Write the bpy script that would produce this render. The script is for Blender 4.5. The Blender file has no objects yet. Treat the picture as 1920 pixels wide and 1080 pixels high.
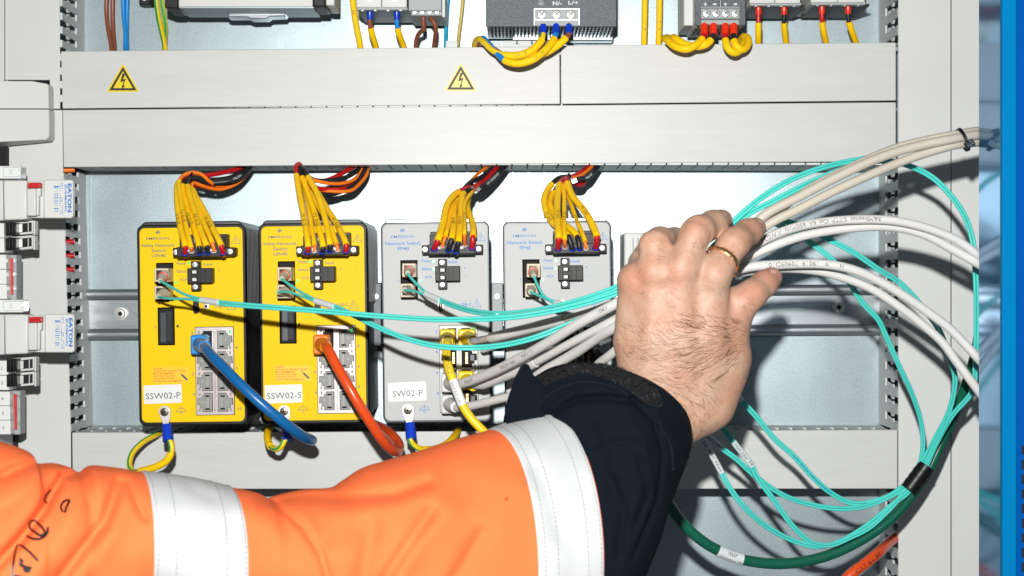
import bpy, math, random
import numpy as np
from mathutils import Vector
from mathutils.bvhtree import BVHTree
random.seed(7); np.random.seed(7)
sc = bpy.context.scene; COL = sc.collection
S = 0.00036            # metres per unit (one unit is one photo pixel on the plane of the duct covers)
D = 3000.0             # camera distance to that plane, in units

# ---------------------------------------------------------------- camera, world, flash
cd = bpy.data.cameras.new('camera'); cam = bpy.data.objects.new('camera', cd); COL.objects.link(cam)
cam.location = (0, -D*S, 0); cam.rotation_euler = (math.pi/2, 0, 0)
cd.sensor_width = 36; cd.lens = 36*D/1920; cd.clip_start = 0.02; cd.clip_end = 20
cd.dof.use_dof = True; cd.dof.focus_distance = (D-120)*S; cd.dof.aperture_fstop = 20
sc.camera = cam
w = bpy.data.worlds.new('World'); sc.world = w; w.use_nodes = True
w.node_tree.nodes['Background'].inputs[0].default_value = (0.80, 0.90, 1.0, 1)
w.node_tree.nodes['Background'].inputs[1].default_value = 0.085
ld = bpy.data.lights.new('flash', 'AREA'); ld.shape = 'DISK'; ld.size = 0.020; ld.energy = 13.8; ld.color = (1.0, 0.985, 0.96)
lo = bpy.data.objects.new('flash', ld); COL.objects.link(lo)
lo.location = (-50*S, -(D+10)*S, 300*S)
lo.rotation_euler = (Vector((0, 0, 0.0)) - lo.location).to_track_quat('-Z', 'Y').to_euler()
sc.view_settings.view_transform = 'Standard'; sc.view_settings.look = 'None'
sc.view_settings.exposure = 0; sc.view_settings.gamma = 1; sc.view_settings.use_curve_mapping = False
sc.render.engine = 'CYCLES'; sc.cycles.max_bounces = 8; sc.cycles.use_denoising = True

# ---------------------------------------------------------------- materials
def mat(name, col, rough=0.5, metal=0.0, bump=0.0, bscale=400, var=0.04, vscale=25, spec=0.5, sss=0, coat=0, sheen=0,
        emit=None, estr=0, fine=0.0, fscale=900, stretch=None, alpha=None, trans=0):
    m = bpy.data.materials.new(name); m.use_nodes = True; nt = m.node_tree; N = nt.nodes; Lk = nt.links
    b = N['Principled BSDF']; b.inputs['Roughness'].default_value = rough; b.inputs['Metallic'].default_value = metal
    b.inputs['Specular IOR Level'].default_value = spec
    tc = N.new('ShaderNodeTexCoord'); src = tc.outputs['Object']
    if stretch:
        mp = N.new('ShaderNodeMapping'); mp.inputs['Scale'].default_value = stretch; Lk.new(src, mp.inputs[0]); src = mp.outputs[0]
    if var or fine:
        no = N.new('ShaderNodeTexNoise'); no.inputs['Scale'].default_value = vscale; no.inputs['Detail'].default_value = 5; Lk.new(src, no.inputs['Vector'])
        r = N.new('ShaderNodeMapRange'); r.inputs[3].default_value = 1-var; r.inputs[4].default_value = 1+var
        r.inputs[1].default_value = 0.3; r.inputs[2].default_value = 0.7; Lk.new(no.outputs[0], r.inputs[0])
        val = r.outputs[0]
        if fine:
            n2 = N.new('ShaderNodeTexNoise'); n2.inputs['Scale'].default_value = fscale; n2.inputs['Detail'].default_value = 3; Lk.new(src, n2.inputs['Vector'])
            r2 = N.new('ShaderNodeMapRange'); r2.inputs[3].default_value = 1-fine; r2.inputs[4].default_value = 1+fine
            r2.inputs[1].default_value = 0.35; r2.inputs[2].default_value = 0.65; Lk.new(n2.outputs[0], r2.inputs[0])
            mu = N.new('ShaderNodeMath'); mu.operation = 'MULTIPLY'; Lk.new(val, mu.inputs[0]); Lk.new(r2.outputs[0], mu.inputs[1]); val = mu.outputs[0]
        vm = N.new('ShaderNodeVectorMath'); vm.operation = 'SCALE'; vm.inputs[0].default_value = col; Lk.new(val, vm.inputs['Scale'])
        Lk.new(vm.outputs[0], b.inputs['Base Color'])
    else: b.inputs['Base Color'].default_value = (*col, 1)
    if bump:
        nb = N.new('ShaderNodeTexNoise'); nb.inputs['Scale'].default_value = bscale; nb.inputs['Detail'].default_value = 4; Lk.new(src, nb.inputs['Vector'])
        bp = N.new('ShaderNodeBump'); bp.inputs['Strength'].default_value = bump; bp.inputs['Distance'].default_value = 0.0004
        Lk.new(nb.outputs[0], bp.inputs['Height']); Lk.new(bp.outputs[0], b.inputs['Normal'])
    if sss: b.inputs['Subsurface Weight'].default_value = sss; b.inputs['Subsurface Radius'].default_value = (0.012, 0.005, 0.003); b.inputs['Subsurface Scale'].default_value = 0.35
    if coat: b.inputs['Coat Weight'].default_value = coat; b.inputs['Coat Roughness'].default_value = 0.05
    if sheen: b.inputs['Sheen Weight'].default_value = sheen; b.inputs['Sheen Roughness'].default_value = 0.5
    if trans: b.inputs['Transmission Weight'].default_value = trans
    if emit: b.inputs['Emission Color'].default_value = (*emit, 1); b.inputs['Emission Strength'].default_value = estr
    return m
M = dict(
 duct=mat('duct_plastic', (0.575, 0.588, 0.570), 0.42, bump=0.05, bscale=150, var=0.02, fine=0.02, fscale=160, stretch=(0.25, 1, 3.0), spec=0.4),
 ductv=mat('duct_plastic_vertical', (0.63, 0.645, 0.63), 0.45, bump=0.04, bscale=200, var=0.02, fine=0.01, spec=0.35),
 finger=mat('duct_finger', (0.60, 0.63, 0.62), 0.5, var=0.03),
 galv=mat('galvanised_steel', (0.335, 0.400, 0.420), 0.435, metal=0.78, bump=0.11, bscale=1600, var=0.12, vscale=16, fine=0.10, fscale=1300, stretch=(1, 1, 0.5)),
 steel=mat('zinc_rail', (0.46, 0.50, 0.52), 0.30, metal=0.9, bump=0.15, bscale=500, var=0.12, vscale=60, stretch=(0.2, 1, 2)),
 screw=mat('screw_steel', (0.72, 0.72, 0.70), 0.35, metal=0.75, var=0.05),
 yel=mat('yellow_paint', (0.84, 0.545, 0.0), 0.5, bump=0.06, bscale=900, var=0.012, spec=0.15),
 grey=mat('grey_paint', (0.46, 0.475, 0.475), 0.5, bump=0.05, bscale=900, var=0.012, spec=0.35),
 black=mat('black_plastic', (0.006, 0.0065, 0.007), 0.45, spec=0.3, bump=0.1, bscale=700, var=0.1),
 blackg=mat('dark_plastic', (0.013, 0.0135, 0.014), 0.48, spec=0.3, bump=0.08, bscale=600, var=0.12),
 fin=mat('dark_aluminium', (0.05, 0.052, 0.055), 0.4, metal=0.5, var=0.15),
 bezel=mat('bezel_metal', (0.045, 0.052, 0.06), 0.4, metal=0.3, var=0.12),
 hole=mat('dark_recess', (0.006, 0.006, 0.007), 0.8, var=0),
 chrome=mat('port_shield', (0.50, 0.455, 0.445), 0.35, metal=0.6, var=0.08, vscale=120),
 blank=mat('grey_blank', (0.235, 0.24, 0.225), 0.5, var=0.06),
 blankd=mat('grey_blank_detail', (0.30, 0.305, 0.29), 0.45, var=0.05),
 beige=mat('beige_plastic', (0.60, 0.52, 0.38), 0.45, var=0.05),
 beiged=mat('beige_boot', (0.50, 0.45, 0.34), 0.55, var=0.08),
 redp=mat('red_plastic', (0.62, 0.05, 0.02), 0.4, var=0.05),
 aqua=mat('aqua_jacket', (0.075, 0.60, 0.53), 0.42, var=0.05, bump=0.04, bscale=300),
 cable=mat('pale_grey_jacket', (0.62, 0.61, 0.59), 0.45, var=0.04, bump=0.05, bscale=200),
 beigec=mat('beige_jacket', (0.50, 0.46, 0.385), 0.45, var=0.04, bump=0.06, bscale=200),
 sleeveY=mat('yellow_sleeve', (1.0, 0.61, 0.002), 0.6, var=0.05, vscale=60, bump=0.08, bscale=260, spec=0.3),
 ycable=mat('yellow_jacket', (0.86, 0.60, 0.01), 0.4, var=0.04),
 red=mat('red_insulation', (0.50, 0.008, 0.012), 0.35, var=0.05),
 blk=mat('black_insulation', (0.014, 0.015, 0.018), 0.45, var=0.08),
 orange=mat('orange_insulation', (0.90, 0.20, 0.01), 0.42, var=0.05),
 brown=mat('brown_insulation', (0.26, 0.075, 0.035), 0.4, var=0.08),
 blue=mat('blue_insulation', (0.01, 0.25, 0.68), 0.38, var=0.04),
 cyan=mat('cyan_insulation', (0.01, 0.42, 0.70), 0.38, var=0.04),
 cblue=mat('blue_cable', (0.006, 0.125, 0.36), 0.32, var=0.05),
 corange=mat('orange_cable', (0.72, 0.075, 0.012), 0.30, var=0.05),
 green=mat('green_insulation', (0.03, 0.36, 0.07), 0.4, var=0.04),
 dgreen=mat('dark_green_jacket', (0.004, 0.095, 0.055), 0.32, var=0.08, bump=0.05),
 crimpb=mat('blue_crimp', (0.005, 0.045, 0.50), 0.28, var=0.03),
 crimpr=mat('red_crimp', (0.80, 0.035, 0.01), 0.28, var=0.03),
 white=mat('white_label', (0.74, 0.75, 0.74), 0.35, var=0.01),
 sleeveW=mat('clear_sleeve', (0.62, 0.68, 0.68), 0.25, var=0.04, spec=0.7),
 ink=mat('black_ink', (0.012, 0.012, 0.012), 0.5, var=0),
 inkb=mat('blue_ink', (0.012, 0.17, 0.50), 0.5, var=0),
 inks=mat('slate_ink', (0.075, 0.13, 0.14), 0.5, var=0),
 inkr=mat('red_ink', (0.75, 0.12, 0.01), 0.5, var=0),
 inkw=mat('white_ink', (0.65, 0.70, 0.70), 0.5, var=0),
 inkg=mat('grey_ink', (0.07, 0.07, 0.07), 0.5, var=0),
 dull=mat('dull_yellow_insulation', (0.62, 0.48, 0.12), 0.45, var=0.03),
 dscrew=mat('nickel_screw', (0.30, 0.27, 0.24), 0.25, metal=0.9, var=0.1),
 caut=mat('caution_patch', (0.85, 0.52, 0.0), 0.5, var=0.01),
 sign=mat('sign_yellow', (0.82, 0.62, 0.01), 0.35, var=0.02),
 led=mat('green_led', (0.02, 0.4, 0.05), 0.3, var=0, emit=(0.05, 0.9, 0.12), estr=0.7),
 ledo=mat('unlit_led', (0.02, 0.035, 0.02), 0.3, var=0),
 psu=mat('graphite_paint', (0.085, 0.095, 0.105), 0.5, metal=0.2, bump=0.5, bscale=1500, var=0.1, fine=0.45, fscale=1500),
 devw=mat('device_plastic', (0.60, 0.61, 0.59), 0.45, var=0.02),
 devg=mat('device_grey', (0.33, 0.36, 0.36), 0.5, var=0.03),
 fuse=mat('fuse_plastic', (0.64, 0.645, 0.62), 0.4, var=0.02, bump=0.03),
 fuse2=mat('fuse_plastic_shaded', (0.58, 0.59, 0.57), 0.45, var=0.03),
 frame=mat('blue_gloss_side', (0.04, 0.20, 0.40), 0.12, metal=0.6, var=0.05, spec=0.6, coat=0.0, bump=0.015, bscale=12),
 framef=mat('blue_paint', (0.0, 0.165, 0.40), 0.6, var=0.03, spec=0.03, bump=0.05, bscale=700),
 framed=mat('deep_blue_paint', (0.0, 0.075, 0.33), 0.6, var=0.03, spec=0.03),
 tie=mat('black_nylon', (0.006, 0.006, 0.007), 0.38, var=0.05, spec=0.3),
 gold=mat('gold', (0.95, 0.58, 0.27), 0.36, metal=1.0, bump=0.5, bscale=350, var=0.08),
 nail=mat('nail', (0.66, 0.36, 0.28), 0.28, var=0.04, sss=0.1),
 hair=mat('hair', (0.18, 0.085, 0.042), 0.5, var=0.2),
 glass=mat('clear_cap', (0.75, 0.77, 0.76), 0.15, var=0.02, spec=0.6),
)

# ---------------------------------------------------------------- geometry helpers
def W(px, py, d=0.0):
    k = (D+d)/D
    return Vector(((px-960)*k, d, (540-py)*k))
def kk(d): return (D+d)/D
def cr(pts, step=7.0, closed=False):
    P = [Vector(p) for p in pts]
    if len(P) == 2:
        n = max(2, int((P[1]-P[0]).length/step)); return [P[0].lerp(P[1], i/n) for i in range(n+1)]
    out = []
    E = [P[0]*2-P[1]] + P + [P[-1]*2-P[-2]]
    for i in range(1, len(E)-2):
        p0, p1, p2, p3 = E[i-1:i+3]
        def tj(a, b): return max(1e-3, (b-a).length)**0.5
        t0 = 0; t1 = t0+tj(p0, p1); t2 = t1+tj(p1, p2); t3 = t2+tj(p2, p3)
        n = max(1, int((p2-p1).length/step))
        for j in range(n):
            t = t1+(t2-t1)*j/n
            A1 = p0*((t1-t)/(t1-t0))+p1*((t-t0)/(t1-t0)); A2 = p1*((t2-t)/(t2-t1))+p2*((t-t1)/(t2-t1)); A3 = p2*((t3-t)/(t3-t2))+p3*((t-t2)/(t3-t2))
            B1 = A1*((t2-t)/(t2-t0))+A2*((t-t0)/(t2-t0)); B2 = A2*((t3-t)/(t3-t1))+A3*((t-t1)/(t3-t1))
            out.append(B1*((t2-t)/(t2-t1))+B2*((t-t1)/(t2-t1)))
    out.append(P[-1]); return out
def cum(P):
    s = [0.0]
    for a, b in zip(P, P[1:]): s.append(s[-1]+(b-a).length)
    return s
def at_s(P, C, s):
    s = max(0, min(C[-1], s)); lo_, hi = 0, len(C)-1
    while hi-lo_ > 1:
        m = (lo_+hi)//2
        if C[m] <= s: lo_ = m
        else: hi = m
    t = (s-C[lo_])/max(1e-6, C[hi]-C[lo_])
    return P[lo_].lerp(P[hi], t), (P[hi]-P[lo_]).normalized()
def sub(P, a, b, step=6.0):
    C = cum(P); n = max(2, int(abs(b-a)/step)); return [at_s(P, C, a+(b-a)*i/n)[0] for i in range(n+1)]
class MB:
    def __init__(s): s.v = []; s.f = []; s.m = []
    def add(s, V, F, mi=0):
        o = len(s.v); s.v += [tuple(p) for p in V]; s.f += [tuple(i+o for i in f) for f in F]; s.m += [mi]*len(F); return s
    def box(s, x0, x1, y0, y1, z0, z1, mi=0):
        V = [(x, y, z) for x in (x0, x1) for y in (y0, y1) for z in (z0, z1)]
        return s.add(V, [(0, 1, 3, 2), (4, 6, 7, 5), (0, 4, 5, 1), (2, 3, 7, 6), (0, 2, 6, 4), (1, 5, 7, 3)], mi)
    def prism(s, poly, y0, y1, mi=0):
        # poly of (x,z)
        n = len(poly); a = sum(poly[i][0]*poly[(i+1) % n][1]-poly[(i+1) % n][0]*poly[i][1] for i in range(n))
        if a < 0: poly = poly[::-1]
        V = [(x, y0, z) for x, z in poly]+[(x, y1, z) for x, z in poly]
        F = [tuple(range(n)), tuple(range(2*n-1, n-1, -1))]+[(i+n, (i+1) % n+n, (i+1) % n, i) for i in range(n)]
        return s.add(V, F, mi)
    def pq(s, pts, d0, d1, mi=0):
        # prism whose front outline is given in photo pixels at depth d0, running straight back to d1
        return s.prism([(W(x, y, d0).x, W(x, y, d0).z) for x, y in pts], d0, d1, mi)
    def pbox(s, x0, y0, x1, y1, d0, d1, mi=0): return s.pq([(x0, y0), (x1, y0), (x1, y1), (x0, y1)], d0, d1, mi)
    def tube(s, P, r, seg=12, mi=0, cap=True, rf=None, stripe=None, twist=0.0, tw0=0.0, flat=None):
        P = [Vector(p) for p in P]; n = len(P); C = cum(P); V = []; prev = None
        for i in range(n):
            T = (P[min(n-1, i+1)]-P[max(0, i-1)]).normalized()
            if prev is None:
                u = T.cross(Vector((0, 1, 0)));
                if u.length < 0.1: u = T.cross(Vector((0, 0, 1)))
                u.normalize()
            else:
                u = prev-T*prev.dot(T); u.normalize()
            prev = u; v = T.cross(u); rr = rf(C[i], C[-1]) if rf else r
            for j in range(seg):
                a = 2*math.pi*j/seg+tw0+twist*C[i]
                V.append(P[i]+(u*math.cos(a)+v*math.sin(a))*rr)
        F = []; mm = []
        for i in range(n-1):
            for j in range(seg):
                F.append((i*seg+j, i*seg+(j+1) % seg, (i+1)*seg+(j+1) % seg, (i+1)*seg+j)); mm.append(mi if not stripe else stripe[j % len(stripe)])
        if cap: F.append(tuple(range(seg-1, -1, -1))); F.append(tuple((n-1)*seg+j for j in range(seg))); mm += [mi, mi]
        o = len(s.v); s.v += [tuple(p) for p in V]; s.f += [tuple(i+o for i in f) for f in F]; s.m += mm
        return s
    def lathe(s, c, ax, prof, seg=20, mi=0):
        c = Vector(c); ax = Vector(ax).normalized(); u = ax.cross(Vector((0, 0, 1)))
        if u.length < 0.1: u = ax.cross(Vector((1, 0, 0)))
        u.normalize(); v = ax.cross(u); V = []
        for t, r in prof:
            for j in range(seg): a = 2*math.pi*j/seg; V.append(c+ax*t+(u*math.cos(a)+v*math.sin(a))*r)
        n = len(prof); F = [(i*seg+j, i*seg+(j+1) % seg, (i+1)*seg+(j+1) % seg, (i+1)*seg+j) for i in range(n-1) for j in range(seg)]
        F += [tuple(range(seg-1, -1, -1)), tuple((n-1)*seg+j for j in range(seg))]
        return s.add(V, F, mi)
    def screw(s, c, r, mi=0, md=1, cross=False, ang=0.5):
        # pan head facing the camera, slot as dark inlay
        x, y, z = c; s.lathe(c, (0, -1, 0), [(0, r), (r*.35, r), (r*.55, r*.85), (r*.62, r*.4), (r*.62, 0.01)], 18, mi)
        for a in ([ang, ang+math.pi/2] if cross else [ang]):
            dx, dz = math.cos(a), math.sin(a); L = r*.62; h = r*.10; yy = y-r*.64
            s.add([(x-dx*L-dz*h, yy, z-dz*L+dx*h), (x+dx*L-dz*h, yy, z+dz*L+dx*h), (x+dx*L+dz*h, yy, z+dz*L-dx*h), (x-dx*L+dz*h, yy, z-dz*L-dx*h),
                   (x-dx*L-dz*h, yy+r*.1, z-dz*L+dx*h), (x+dx*L-dz*h, yy+r*.1, z+dz*L+dx*h), (x+dx*L+dz*h, yy+r*.1, z+dz*L-dx*h), (x-dx*L+dz*h, yy+r*.1, z-dz*L-dx*h)],
                  [(0, 1, 2, 3), (0, 4, 5, 1), (1, 5, 6, 2), (2, 6, 7, 3), (3, 7, 4, 0)], md)
        return s
ORG = {}
def finish(name, mb, mats, org, bevel=0, sharp=38, flat=False):
    me = bpy.data.meshes.new(name)
    V = [((x-org[0])*S, (y-org[1])*S, (z-org[2])*S) for x, y, z in mb.v]
    me.from_pydata(V, [], mb.f)
    if not isinstance(mats, (list, tuple)): mats = [mats]
    for m in mats: me.materials.append(M[m] if isinstance(m, str) else m)
    if len(mats) > 1: me.polygons.foreach_set('material_index', mb.m)
    if not flat:
        me.polygons.foreach_set('use_smooth', [True]*len(me.polygons))
        try: me.set_sharp_from_angle(angle=math.radians(sharp))
        except Exception: pass
    me.update(); o = bpy.data.objects.new(name, me); COL.objects.link(o)
    if bevel:
        b = o.modifiers.new('bevel', 'BEVEL'); b.width = bevel*S; b.segments = 2; b.limit_method = 'ANGLE'; b.angle_limit = math.radians(40); b.harden_normals = False
    return o
def thing(name, label, cat, org, group=None, local=False):
    o = bpy.data.objects.new(name, None); COL.objects.link(o); o.empty_display_size = 0.01
    o.location = Vector(org)*S; o['label'] = label; o['category'] = cat
    if group: o['group'] = group
    ORG[o] = (0, 0, 0) if local else tuple(org); return o
def part(name, mb, mats, parent, bevel=0, label=None, sharp=38, flat=False):
    o = finish(name, mb, mats, ORG[parent], bevel, sharp, flat); o.parent = parent; ORG[o] = ORG[parent]
    if label: o['label'] = label
    return o
def solo(name, mb, mats, label, cat, group=None, bevel=0, sharp=38, kind=None):
    xs = [v[0] for v in mb.v]; ys = [v[1] for v in mb.v]; zs = [v[2] for v in mb.v]
    org = ((min(xs)+max(xs))/2, (min(ys)+max(ys))/2, min(zs))
    o = finish(name, mb, mats, org, bevel, sharp); o.location = Vector(org)*S
    if kind: o['kind'] = kind
    if label: o['label'] = label
    if cat: o['category'] = cat
    if group: o['group'] = group
    ORG[o] = org; return o

# ---------------------------------------------------------------- lettering
_tc = {}
def glyphs(txt, bold=0.0):
    key = (txt, bold)
    if key in _tc: return _tc[key]
    cu = bpy.data.curves.new('t', 'FONT'); cu.body = txt; cu.resolution_u = 2; cu.fill_mode = 'FRONT'; cu.offset = bold
    o = bpy.data.objects.new('t', cu); COL.objects.link(o)
    dg = bpy.context.evaluated_depsgraph_get(); me = bpy.data.meshes.new_from_object(o.evaluated_get(dg))
    V = [(v.co.x, v.co.y) for v in me.vertices]; F = [tuple(p.vertices) for p in me.polygons]
    bpy.data.objects.remove(o); bpy.data.curves.remove(cu); bpy.data.meshes.remove(me)
    x0 = min(v[0] for v in V); x1 = max(v[0] for v in V); y0 = min(v[1] for v in V); y1 = max(v[1] for v in V)
    _tc[key] = (V, F, x0, x1, y0, y1); return _tc[key]
def letter(mb, txt, fmap, cx, cy, h=None, w=None, rot=0, mi=0, bold=0.0, flip=False):
    """fmap(u right, v down) -> 3D point. centred on cx,cy ; h total height, w total width"""
    V, F, x0, x1, y0, y1 = glyphs(txt, bold)
    sy = h/(y1-y0) if h else w/(x1-x0); sx = w/(x1-x0) if w else sy
    c, s_ = math.cos(rot), math.sin(rot); out = []
    for x, y in V:
        u = (x-(x0+x1)/2)*sx; v = -(y-(y0+y1)/2)*sy
        out.append(fmap(cx+u*c-v*s_, cy+u*s_+v*c))
    if flip: F = [f[::-1] for f in F]
    return mb.add(out, F, mi)
def strokes(mb, fmap, pts, wdt, mi=0, closed=False):
    n = len(pts)
    for i in range(n if closed else n-1):
        (x0, y0), (x1, y1) = pts[i], pts[(i+1) % n]; L = math.hypot(x1-x0, y1-y0) or 1e-6
        dx, dy = (x1-x0)/L*wdt/2, (y1-y0)/L*wdt/2
        mb.add([fmap(x0-dx-dy, y0-dy+dx), fmap(x1+dx-dy, y1+dy+dx), fmap(x1+dx+dy, y1+dy-dx), fmap(x0-dx+dy, y0-dy-dx)], [(0, 1, 2, 3)], mi)
def arc(cx, cy, r, a0, a1, n=14): return [(cx+r*math.cos(math.radians(a0+(a1-a0)*i/n)), cy+r*math.sin(math.radians(a0+(a1-a0)*i/n))) for i in range(n+1)]
def pane(d):
    """photo pixels on the plane at depth d"""
    return lambda u, v: W(u, v, d)
def on_tube(P, r, s0, front=None, sgn=1, roll=0.0):
    """u runs along the curve from arc length s0, v across, on the side facing the camera"""
    C = cum(P)
    def f(u, v):
        p, T = at_s(P, C, s0+sgn*u)
        side = T.cross(Vector((0, 1, 0))); side.normalize(); fr = side.cross(T); fr.normalize()
        if fr.y > 0: fr = -fr
        # v down positive when reading along sgn*T
        dirv = (T*sgn).cross(fr); dirv.normalize()
        a = v/r+roll
        return p+(fr*math.cos(a)+dirv*math.sin(a))*(r*1.03+0.12)
    return f
def rrect(u0, v0, u1, v1, r, n=5):
    P = []
    for cx, cy, a in ((u1-r, v0+r, -90), (u1-r, v1-r, 0), (u0+r, v1-r, 90), (u0+r, v0+r, 180)):
        for i in range(n+1):
            t = math.radians(a+90*i/n); P.append((cx+r*math.cos(t), cy+r*math.sin(t)))
    return P
# ================================================================ cabinet: mounting plate, ducts, rail
BP = 160.0
mb = MB(); mb.box(-1300, 1300, BP, BP+8, -760, 760); solo('mounting_plate', mb, 'galv', None, None, kind='structure')

def slot_wall(mb, pmap, t0, t1, pitch, dmax=104, gap=12.5, th=4, ph=0.0, keep=None):
    """fingers of a duct wall. pmap(depth, t, off) -> xyz ; the fingers run from the front (depth 3) to dmax, the base strip from there to the plate"""
    def pr(poly):
        n = len(poly); a = sum(poly[i][0]*poly[(i+1) % n][1]-poly[(i+1) % n][0]*poly[i][1] for i in range(n))
        if a < 0: poly = poly[::-1]
        V = [pmap(d, t, 0) for d, t in poly]+[pmap(d, t, th) for d, t in poly]
        mb.add(V, [tuple(range(n)), tuple(range(2*n-1, n-1, -1))]+[(i+n, (i+1) % n+n, (i+1) % n, i) for i in range(n)])
    pr([(dmax, t0), (BP, t0), (BP, t1), (dmax, t1)])
    k = int((t0-ph)//pitch)-1
    while True:
        a = ph+k*pitch+gap/2; b = a+pitch-gap; k += 1
        if a > t1: break
        if b < t0: continue
        a = max(a, t0); b = min(b, t1)
        if b-a < 3: continue
        g = gap/2
        pr([(dmax, a), (60, a), (54, a-g*.75), (46, a-g*.75), (40, a), (3, a), (3, b), (40, b), (46, b+g*.75), (54, b+g*.75), (60, b), (dmax, b)])
def duct(name, label, group, covers, walls):
    t = thing(name, label, 'cable duct', W(*covers[0][0][0], BP), group)
    for c in covers:
        mb = MB(); pts = c[0]; mb.pq(pts, 0, 5)
        # folded lips of the cover
        part('cover', mb, c[1] if len(c) > 1 else 'duct', t, bevel=1.4)
    for wfn in walls:
        mb = MB(); wfn(mb); part('slotted_wall', mb, 'finger', t, flat=True)
    return t
def hwall(px0, px1, py, pitch, up, ph=0, gap=3.0):
    x0 = W(px0, 0).x; x1 = W(px1, 0).x; z = W(0, py).z
    return lambda mb: slot_wall(mb, lambda d, t, o: (t, d, z+(o if up else -o)), x0, x1, pitch, ph=ph, gap=gap)
def vwall(px, py0, py1, pitch, out, lean=0, ph=0, gap=12.5):
    x = W(px, 0).x; z0 = W(0, py1).z; z1 = W(0, py0).z
    return lambda mb: slot_wall(mb, lambda d, t, o: (x+out*o+lean*(t-z0)/(z1-z0), d, t), z0, z1, pitch, ph=ph, gap=gap)

duct('cable_duct', 'grey wiring duct bearing the yellow warning triangles, uppermost across the cabinet', 'horizontal wiring ducts',
     [([(114, 96), (1049.3, 86.5), (1050, 195), (117, 203.5)],), ([(1051.5, 85), (1680, 79.5), (1680, 188.5), (1052, 195)],)],
     [hwall(116, 1679, 98, 29, False, ph=9), hwall(118, 1679, 201, 29, True)])
duct('cable_duct', 'plain grey wiring duct directly above the four network switches', 'horizontal wiring ducts',
     [([(117.5, 206), (1680, 191.5), (1680, 302.5), (119, 313.5)],)], [hwall(120, 1679, 309, 29, True), hwall(120, 1679, 209, 29, False)])
duct('cable_duct', 'grey wiring duct running below the network switches, partly behind the orange sleeve', 'horizontal wiring ducts',
     [([(135, 811), (1683, 806), (1683, 916.5), (136, 917)],)],
     [hwall(137, 1682, 811, 26.7, False, ph=5, gap=9), hwall(137, 1679, 913, 26.7, True)])
duct('cable_duct', 'upright grey wiring duct at the left edge, behind the fuse holders', 'vertical wiring ducts',
     [([(9, -60), (111.5, -60), (112.5, 204), (94, 204), (93, 150), (9, 150)], 'ductv'), ([(10, 206), (116.5, 206), (118, 313), (132.5, 808), (134.5, 1150), (32, 1150), (30, 330), (10, 330)], 'ductv')],
     [vwall(116, -60, 205, 25.7, -1, ph=9), vwall(133, 315, 811, 26.2, -1, lean=-14, ph=12), vwall(136, 925, 1150, 26.2, -1)])
duct('cable_duct', 'upright grey wiring duct beside the blue door edge, behind the pale cables', 'vertical wiring ducts',
     [([(1684.5, -60), (1783, -60), (1783, 1150), (1684.5, 1150)], 'ductv'), ([(1784.5, -60), (1960, -60), (1960, 1150), (1784.5, 1150)], 'ductv')],
     [vwall(1684, -60, 84, 33, 1, ph=6, gap=16), vwall(1684, 304, 808, 32.5, 1, ph=14, gap=16), vwall(1684, 918, 1150, 32.5, 1, ph=4, gap=16)])
for (xx, nm) in ((-70, 'l'), (1985, 'r')):
    pass
t_ = [o for o in COL.objects if o.name.startswith('cable_duct')]
for o, xx in ((t_[3], 11), (t_[4], 1955)):
    mb = MB(); x = W(xx, 0, 5).x; mb.box(x, x+3, 5.5, BP-.5, -650, 650); part('light_blocking_wall', mb, 'ductv', o)  # unseen solid wall, added to keep light out of the duct interior
mb = MB(); mb.pq([(-160, -60), (7.5, -60), (7.5, 1150), (-160, 1150)], -2, 4); solo('side_panel', mb, 'ductv', 'narrow pale upright panel at the extreme left edge of the photo', 'panel', bevel=1.5)

# wires lying inside the left duct, seen through its slots
for k, (y, colr, lab) in enumerate([(318, 'orange', 'orange wire end seen through the topmost slot of the left duct'), (453, 'red', 'red wire seen through the left duct slots, upper of three'),
                          (479, 'red', 'red wire seen through the left duct slots, middle of three'), (505, 'red', 'red wire seen through the left duct slots, lowest of three')]):
    mb = MB(); mb.tube(cr([W(60, y+3, 40), W(100, y+2, 30), W(140, y, 34)]) , 5, 10)
    solo('loose_wire', mb, colr, lab, 'wire', 'wires inside the left duct')
# top-hat rail
def rail(label, zc, x0, x1, tilt, wires=None):
    t = thing('mounting_rail', label, 'rail', (x0, BP, zc))
    prof = [(-49, 0), (-49, -20), (-31, -20), (-31, -2), (31, -2), (31, -20), (49, -20), (49, 0)]
    # profile offset from the plate, built as a swept strip with thickness and rounded lips
    out = [(-50, 150), (-49.8, 144), (-47.5, 139.8), (-43, 138), (-36.5, 138), (-32, 139.8), (-30, 144), (-30, 151), (-28, 153.6), (28, 153.6), (30, 151), (30, 144), (32, 139.8), (36.5, 138), (43, 138), (47.5, 139.8), (49.8, 144), (50, 150)]
    inn = [(46.5, 150), (46.5, 143), (33, 143), (33, 158), (-33, 158), (-33, 143), (-46.5, 143), (-46.5, 150)]
    P = out+inn; n = len(P); mb = MB()
    V = [(x, y, zc+z+(x-x0)*tilt) for x in (x0, x1) for z, y in P]
    F = [(i, (i+1) % n, (i+1) % n+n, i+n) for i in range(n)]
    mb.add(V, F); part('rail_profile', mb, 'steel', t, bevel=0, sharp=50)
    for i in range(int((x1-x0)/50)):
        x = x0+30+i*50; z = zc+(x-x0)*tilt; mb = MB()
        P2 = rrect(x-17, -z-6.5, x+17, -z+6.5, 6.4); Pi = rrect(x-15.6, -z-5.2, x+15.6, -z+5.2, 5.1)
        m = len(P2); mb.add([(a, 153.3, -b) for a, b in P2]+[(a, 153.3, -b) for a, b in Pi]+[(a, 157, -b) for a, b in Pi],
            [(j, (j+1) % m, (j+1) % m+m, j+m) for j in range(m)]+[(j+m, (j+1) % m+m, (j+1) % m+2*m, j+2*m) for j in range(m)]+[tuple(range(3*m-1, 2*m-1, -1))])
        part('slot', mb, 'steel', t)
    return t
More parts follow.
